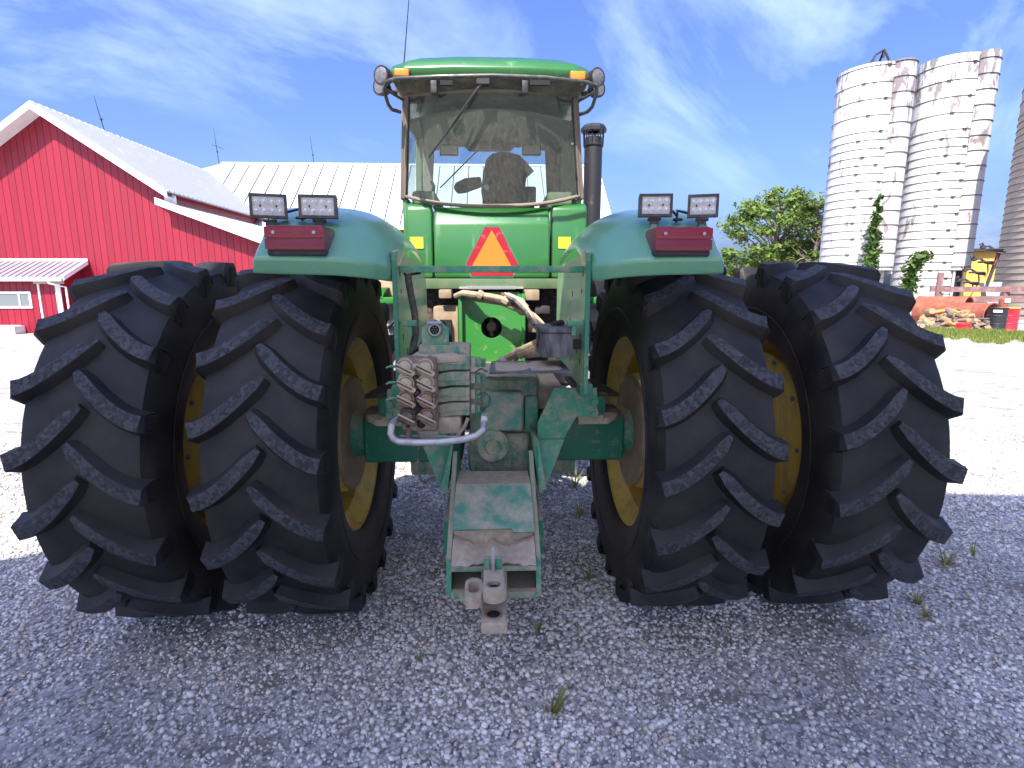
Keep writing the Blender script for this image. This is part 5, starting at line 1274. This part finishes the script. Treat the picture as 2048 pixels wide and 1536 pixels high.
    mb = MB(); mb.box(-.176, .176, 2.26, 2.28, z4 - .05, z3 + .02); bk = T(mb, 'back_plate', 'dirt', smooth=None)
    z5 = at(985, 1132, 2.09)[2]
    def hf(x, y): return z5 + .010 + max(0, (abs(x) - .05)) * .38 * min(1, (y - 2.10) / .1) + .03 * math.exp(-(x / .03) ** 2) * min(1, max(0, (y - 2.1) / .1)) + .008 * math.sin(x * 90 + y * 57) * math.sin(x * 41 - y * 83)
    mb = MB(); mb.grid([[(-.176 + .352 * i / 24, 2.085 + .175 * j / 10, hf(-.176 + .352 * i / 24, 2.085 + .175 * j / 10)) for i in range(25)] for j in range(11)]); T(mb, 'packed_dirt', 'dirt', smooth=80)
    mb = MB(); mb.box(-.176, .176, 2.08, 2.3, z5 - .018, z5 + .001); T(mb, 'tray_floor', 'green_vdirty', smooth=None)
    z6 = at(985, 1181, 2.10)[2]
    mb = MB(); mb.box(-.178, .178, 2.085, 2.115, zC, z6); mb.box(-.178, .178, 2.116, 2.6, zC + .004, zC + .016); T(mb, 'lower_cross_bar', 'green_vdirty', smooth=None)
    mb = MB(); mb.box(-.177, .177, 2.45, 2.47, zC + .02, z5 - .02); T(mb, 'cage_back', 'dirt_dark', smooth=None)
    mb = MB(); mb.box(-.008 - .045, -.042, 2.10, 2.14, z6, z5 - .019); mb.box(.045, .055, 2.10, 2.14, z6, z5 - .019); T(mb, 'cage_post', 'green_vdirty', smooth=None)
    # drawbar
    zb0 = at(988, 1185, 1.98)[2]
    mb = MB(); mb.box(-.042, .046, 1.99, 2.7, zb0 - .035, zb0 + .03); db = T(mb, 'drawbar', 'dirt', bevel=.008)
    c = at(988, 1168, 1.945)
    mb = MB(); mb.lathe([(-.055, .026), (0, .026), (.004, .030), (.004, .040), (-.004, .047), (-.02, .049), (-.055, .049)], c, 'Z', 32, close=True); T(mb, 'hammer_strap_eye', 'dirt', db, smooth=40)
    mb = MB(); mb.cyl((c[0], c[1], c[2] - .022), (c[0], c[1], c[2] - .018), .0258, n=20); T(mb, 'eye_shade_disc', 'black_matt', db)  # black disc painting the deep shade inside the eye
    mb = MB(); mb.box(c[0] - .042, c[0] + .040, 1.97, 2.16, c[2] - .052, c[2] - .002); T(mb, 'strap_arm', 'dirt', db, bevel=.006)
    # side loop
    o = V3(*at(947, 1178, 1.95)); path = []
    for k in range(25):
        a = 2 * math.pi * k / 24; path.append((o[0] + .026 * math.cos(a), o[1] + .012 + (.03 * math.sin(a) + .022 * (1 if math.sin(a) > 0 else -1)), o[2]))
    mb = MB()
    for (p, q) in zip(path[:-1], path[1:]):
        dv = lambda w, f: (o[0] + (w[0] - o[0]) * f, o[1] + .012 + (w[1] - o[1] - .012) * f, 0)
        A0, A1, B0, B1 = dv(p, 1.32), dv(q, 1.32), dv(p, .82), dv(q, .82)
        z0, z1 = o[2] - .05, o[2] + .002
        mb.hexa([(A0[0], A0[1], z0), (A1[0], A1[1], z0), (B1[0], B1[1], z0), (B0[0], B0[1], z0), (A0[0], A0[1], z1), (A1[0], A1[1], z1), (B1[0], B1[1], z1), (B0[0], B0[1], z1)])
    T(mb, 'chain_loop', 'dirt', db, smooth=40)
    # lower block with its pin hole
    t0 = at(988, 1246, 1.87); b0 = at(988, 1270, 1.865); xl, xr = at(962, 1246, 1.87)[0], at(1015, 1246, 1.87)[0]
    mb = MB(); mb.box(xl, xr, 1.865, 2.03, b0[2], t0[2]); lb = T(mb, 'lower_jaw', 'dirt', db, bevel=.012, seg=3)
    c2 = (at(987, 1230, 1.925)[0], 1.925, t0[2])
    mb = MB(); mb.cyl((c2[0], c2[1], c2[2] - .002), (c2[0], c2[1], c2[2] + .0015), .026, n=28); T(mb, 'jaw_hole_shade', 'black_matt', db)  # black disc on the block, standing for a shaded hole
    mb = MB(); mb.lathe([(0, .026), (.0035, .027), (.0035, .034), (0, .036)], c2, 'Z', 28); T(mb, 'jaw_ring', 'cast_brown', db)
    # clevis ears and latch
    for px in (974, 998):
        a, b = at(px - 7, 1116, 2.06), at(px + 6, 1150, 2.06); mb = MB(); mb.box(a[0], b[0], 2.055, 2.085, b[2], a[2]); T(mb, 'clevis_ear', 'green_dirty', db, bevel=.007)
    a, b = at(983, 1094, 2.04), at(989, 1146, 2.04); mb = MB(); mb.box(a[0], b[0], 2.035, 2.05, b[2], a[2]); T(mb, 'latch_bar', 'galv', db, bevel=.002)
rear_end()

# remote hydraulic valve stack
def valves():
    Y = 2.24
    a, b = at(797, 716, Y), at(876, 862, Y)
    mb = MB(); mb.box(a[0], b[0], Y, Y + .10, b[2], a[2]); bl = T(mb, 'coupler_block', 'dirt_mid', bevel=.012, seg=3)
    md = bl.modifiers.new('s', 'SUBSURF'); md.subdivision_type = 'SIMPLE'; md.levels = md.render_levels = 4
    tx = bpy.data.textures.new('caked', 'CLOUDS'); tx.noise_scale = .03; dm = bl.modifiers.new('d', 'DISPLACE'); dm.texture = tx; dm.strength = .012; dm.mid_level = .6
    caps = [(811, 733), (851, 734), (813, 766), (852, 765), (813, 796), (853, 798), (815, 833), (855, 832)]
    for i, (px, py) in enumerate(caps):
        c = at(px, py, Y); r = .033; mat = ('dirt', 'dirt', 'dirt', 'dirt', 'cast_brown', 'cast_brown', 'dirt_oily', 'dirt_mid')[i]
        mb = MB(); mb.lathe([(.012, r * 1.10), (-.010, r * 1.06), (-.014, r * 1.02), (-.014, r * .90), (-.009, r * .86), (-.009, r * .78), (-.020, r * .74), (-.024, r * .4), (-.025, 0)], c, 'Y', 26); cp = T(mb, 'coupler_cap', mat, bl, smooth=35)
        e = at(px + 17, py + 9, Y); st = at(px - 17, py - 7, Y)
        for o, m2 in ((0, 'lever_pale'), (.0085, 'dirt_oily'), (.016, mat)):
            mb = MB(); mb.tube([(st[0], Y - .024 + (.004 if o == .0085 else 0), st[2] - o), (e[0], Y - .029 + (.004 if o == .0085 else 0), e[2] - o)], .0042, 6); T(mb, 'cap_lever', m2, bl)
        mb = MB(); mb.tube([(e[0], Y - .02, e[2] - .004), (e[0], Y - .036, e[2] - .004)], .008, 8); T(mb, 'lever_pivot', mat, bl)
    for px, py, r, m in ((831, 731, .011, 'galv'), (832, 757, .013, 'dirt_dark'), (834, 786, .015, 'black'), (831, 790, .009, 'black_matt'), (832, 816, .022, 'black_matt'), (828, 822, .015, 'black'), (842, 848, .016, 'black_matt'), (868, 820, .014, 'dirt_oily'), (868, 790, .012, 'dirt_oily'), (803, 815, .012, 'dirt_oily')):
        c = at(px, py, Y); mb = MB(); mb.lathe([(.0, r * 1.2), (-.009, r), (-.016, r * .7), (-.018, 0)], c, 'Y', 12); T(mb, 'fitting', m, bl)
    # oil-soaked lumps of dirt
    rng = random.Random(8)
    for i in range(16):
        px, py = rng.uniform(800, 872), rng.uniform(722, 858); c = at(px, py, Y); r = rng.uniform(.006, .014); mb = MB()
        mb.lathe([(.004, r * 1.4), (-.004, r * rng.uniform(.8, 1.2)), (-.010, r * .6), (-.012, 0)], c, 'Y', 9); T(mb, 'dirt_lump', 'dirt' if py < 800 else 'dirt_dark', bl)
    # valve bodies
    for i, (y0, y1) in enumerate(((712, 741), (744, 772), (776, 803), (806, 832))):
        a, b = at(872, y0, 2.32), at(940, y1, 2.32); mb = MB()
        zz = np.linspace(0, 1, 9); top = a[2]; bot = b[2]
        mb.prism([(a[0], 2.30, bot), (a[0], 2.30, top - .010), (a[0] + .03, 2.30, top - .002), (a[0] + .07, 2.30, top + .004), (b[0], 2.30, top + .004), (b[0], 2.30, bot + .006), (a[0] + .07, 2.30, bot + .006), (a[0] + .03, 2.30, bot)], (0, .14, 0))
        vb = T(mb, 'valve_body', 'green_vdirty', bevel=.007, seg=2)
        mb = MB(); mb.tube([(a[0] + .004, 2.298, (top + bot) / 2 - .006), (a[0] + .05, 2.297, (top + bot) / 2), (b[0] - .006, 2.298, (top + bot) / 2 + .003)], .0035, 6); T(mb, 'casting_line', 'green_vdirty', vb)
        for k, (p0, p1, Yk) in enumerate(((941, 950, 2.34), (951, 961, 2.36), (962, 971, 2.38))):
            q0, q1 = at(p0, y0 + 4 + k, Yk), at(p1, y1 - 5 - k, Yk); mb = MB(); mb.box(q0[0], q1[0], Yk, Yk + .06, q1[2], q0[2]); T(mb, 'solenoid', ('dirt', 'green_dirty', 'green_axle')[k], vb, bevel=.004)
    mb = MB(); mb.tube([at(955, 790, 2.36), at(970, 784, 2.36), at(980, 795, 2.36), at(977, 812, 2.36), at(962, 820, 2.36)], .004, 6); mb.tube([at(950, 745, 2.36), at(962, 737, 2.36), at(975, 744, 2.36)], .004, 6); T(mb, 'valve_wire', 'hose')
    a, b = at(838, 690, 2.36), at(940, 714, 2.36); mb = MB(); mb.box(a[0], b[0], 2.34, 2.48, b[2] - .01, a[2]); T(mb, 'end_cover', 'green_vdirty', bevel=.006)
    mb = MB(); mb.prism([(at(797, 716, Y)[0] + .01, Y + .03, at(797, 716, Y)[2] - .012), (at(940, 712, 2.3)[0] - .04, 2.30, at(797, 716, Y)[2] + .004), (at(900, 700, 2.4)[0], 2.42, at(850, 698, 2.4)[2]), (at(840, 700, 2.38)[0], 2.40, at(850, 698, 2.4)[2])], (0, 0, -.03)); T(mb, 'dust_cap_layer', 'dirt', bevel=.01)
    a, b = at(872, 834, 2.30), at(922, 866, 2.30); mb = MB(); mb.box(a[0], b[0], 2.29, 2.42, b[2], a[2]); T(mb, 'lower_block', 'dirt', bevel=.008)
    a, b = at(835, 860, 2.28), at(876, 871, 2.28); mb = MB(); mb.box(a[0], b[0], 2.27, 2.40, b[2], a[2]); T(mb, 'lower_plate', 'dirt', bevel=.006)
    # trailer socket on its plate
    S = 2.36
    mb = MB(); mb.prism([at(844, 692, S), at(843, 656, S), at(849, 652, S), at(856, 643, S), at(884, 644, S), at(892, 653, S), at(898, 657, S), at(898, 692, S)], (0, .008, 0)); so_ = T(mb, 'socket_plate', 'green_dirty', smooth=None, bevel=.002)
    c = at(870, 659, S); mb = MB(); mb.lathe([(0, .034), (-.012, .033), (-.020, .026), (-.020, .020), (-.004, .019), (-.004, 0)], c, 'Y', 26); T(mb, 'socket_ring', 'steel', so_, smooth=35)
    mb = MB(); mb.lathe([(-.006, .0185), (-.007, 0)], c, 'Y', 20); T(mb, 'socket_well', 'black_matt', so_)
    for k in range(7):
        q = k * 2 * math.pi / 6; rr = 0 if k == 6 else .011; mb = MB(); mb.cyl((c[0] + rr * math.cos(q), S - .006, c[2] + rr * math.sin(q)), (c[0] + rr * math.cos(q), S - .013, c[2] + rr * math.sin(q)), .0022, n=6); T(mb, 'pin', 'steel', so_)
    mb = MB(); p = at(870, 645, S); mb.box(p[0] - .03, p[0] + .03, S - .03, S + .005, p[2] - .004, p[2] + .006); T(mb, 'socket_lid', 'grey_blue', so_, bevel=.003)
    for px in (850, 891): q = at(px, 681, S); mb = MB(); mb.cyl((q[0], S - .002, q[2]), (q[0], S - .007, q[2]), .008, n=6); T(mb, 'plate_bolt', 'steel', so_)
    for py in (733, 765, 797): a = at(796, py, 2.30); mb = MB(); mb.tube([(a[0], 2.30, a[2]), (a[0] - .03, 2.29, a[2] + .002), (a[0] - .048, 2.285, a[2] - .004)], [.006, .006, .003], 8); T(mb, 'release_lever', 'green_dirty', bl)
    # bent tube guard
    Yg = 2.17
    mb = MB(); mb.tube([at(797, 838, 2.26), at(788, 843, 2.22), at(783, 852, Yg), at(781, 866, Yg), at(786, 877, Yg), at(797, 883, Yg), at(830, 885, Yg), at(880, 884, Yg), at(925, 879, Yg), at(952, 872, Yg), at(966, 860, 2.19), at(969, 848, 2.24), at(967, 842, 2.32)], .0145, 12); g = T(mb, 'tube_guard', 'galv')
    mb = MB(); mb.tube([at(800, 872, 2.26), at(960, 874, 2.26)], .005, 6); T(mb, 'lower_rod', 'steel', g)
    mb = MB(); a = at(962, 846, 2.25); mb.box(a[0], a[0] + .028, 2.25, 2.30, a[2] - .03, a[2] + .03); T(mb, 'guard_bracket', 'galv', g, bevel=.004)
    mb = MB(); mb.tube([at(817, 860, 2.26), at(818, 880, 2.24)], .011, 8); T(mb, 'drain_hose', 'cabtrim')
    mb = MB(); mb.tube([at(836, 866, 2.2), at(836, 905, 2.2), at(837, 945, 2.2), at(842, 961, 2.21), at(851, 965, 2.22), at(868, 955, 2.26)], .0055, 8); T(mb, 'hanging_cable', 'hose')
    mb = MB(); mb.tube([at(936, 836, 2.29), at(930, 852, 2.28), at(918, 868, 2.27), at(912, 874, 2.27)], .008, 8); T(mb, 'curved_hose', 'hose_dusty')
    mb = MB(); mb.tube([at(823, 712, 2.5), at(835, 700, 2.45), at(843, 693, 2.42)], .012, 8); mb.tube([at(824, 712, 2.48), at(838, 694, 2.44), at(846, 680, 2.42)], .004, 6); T(mb, 'loom_tail', 'black')
valves()
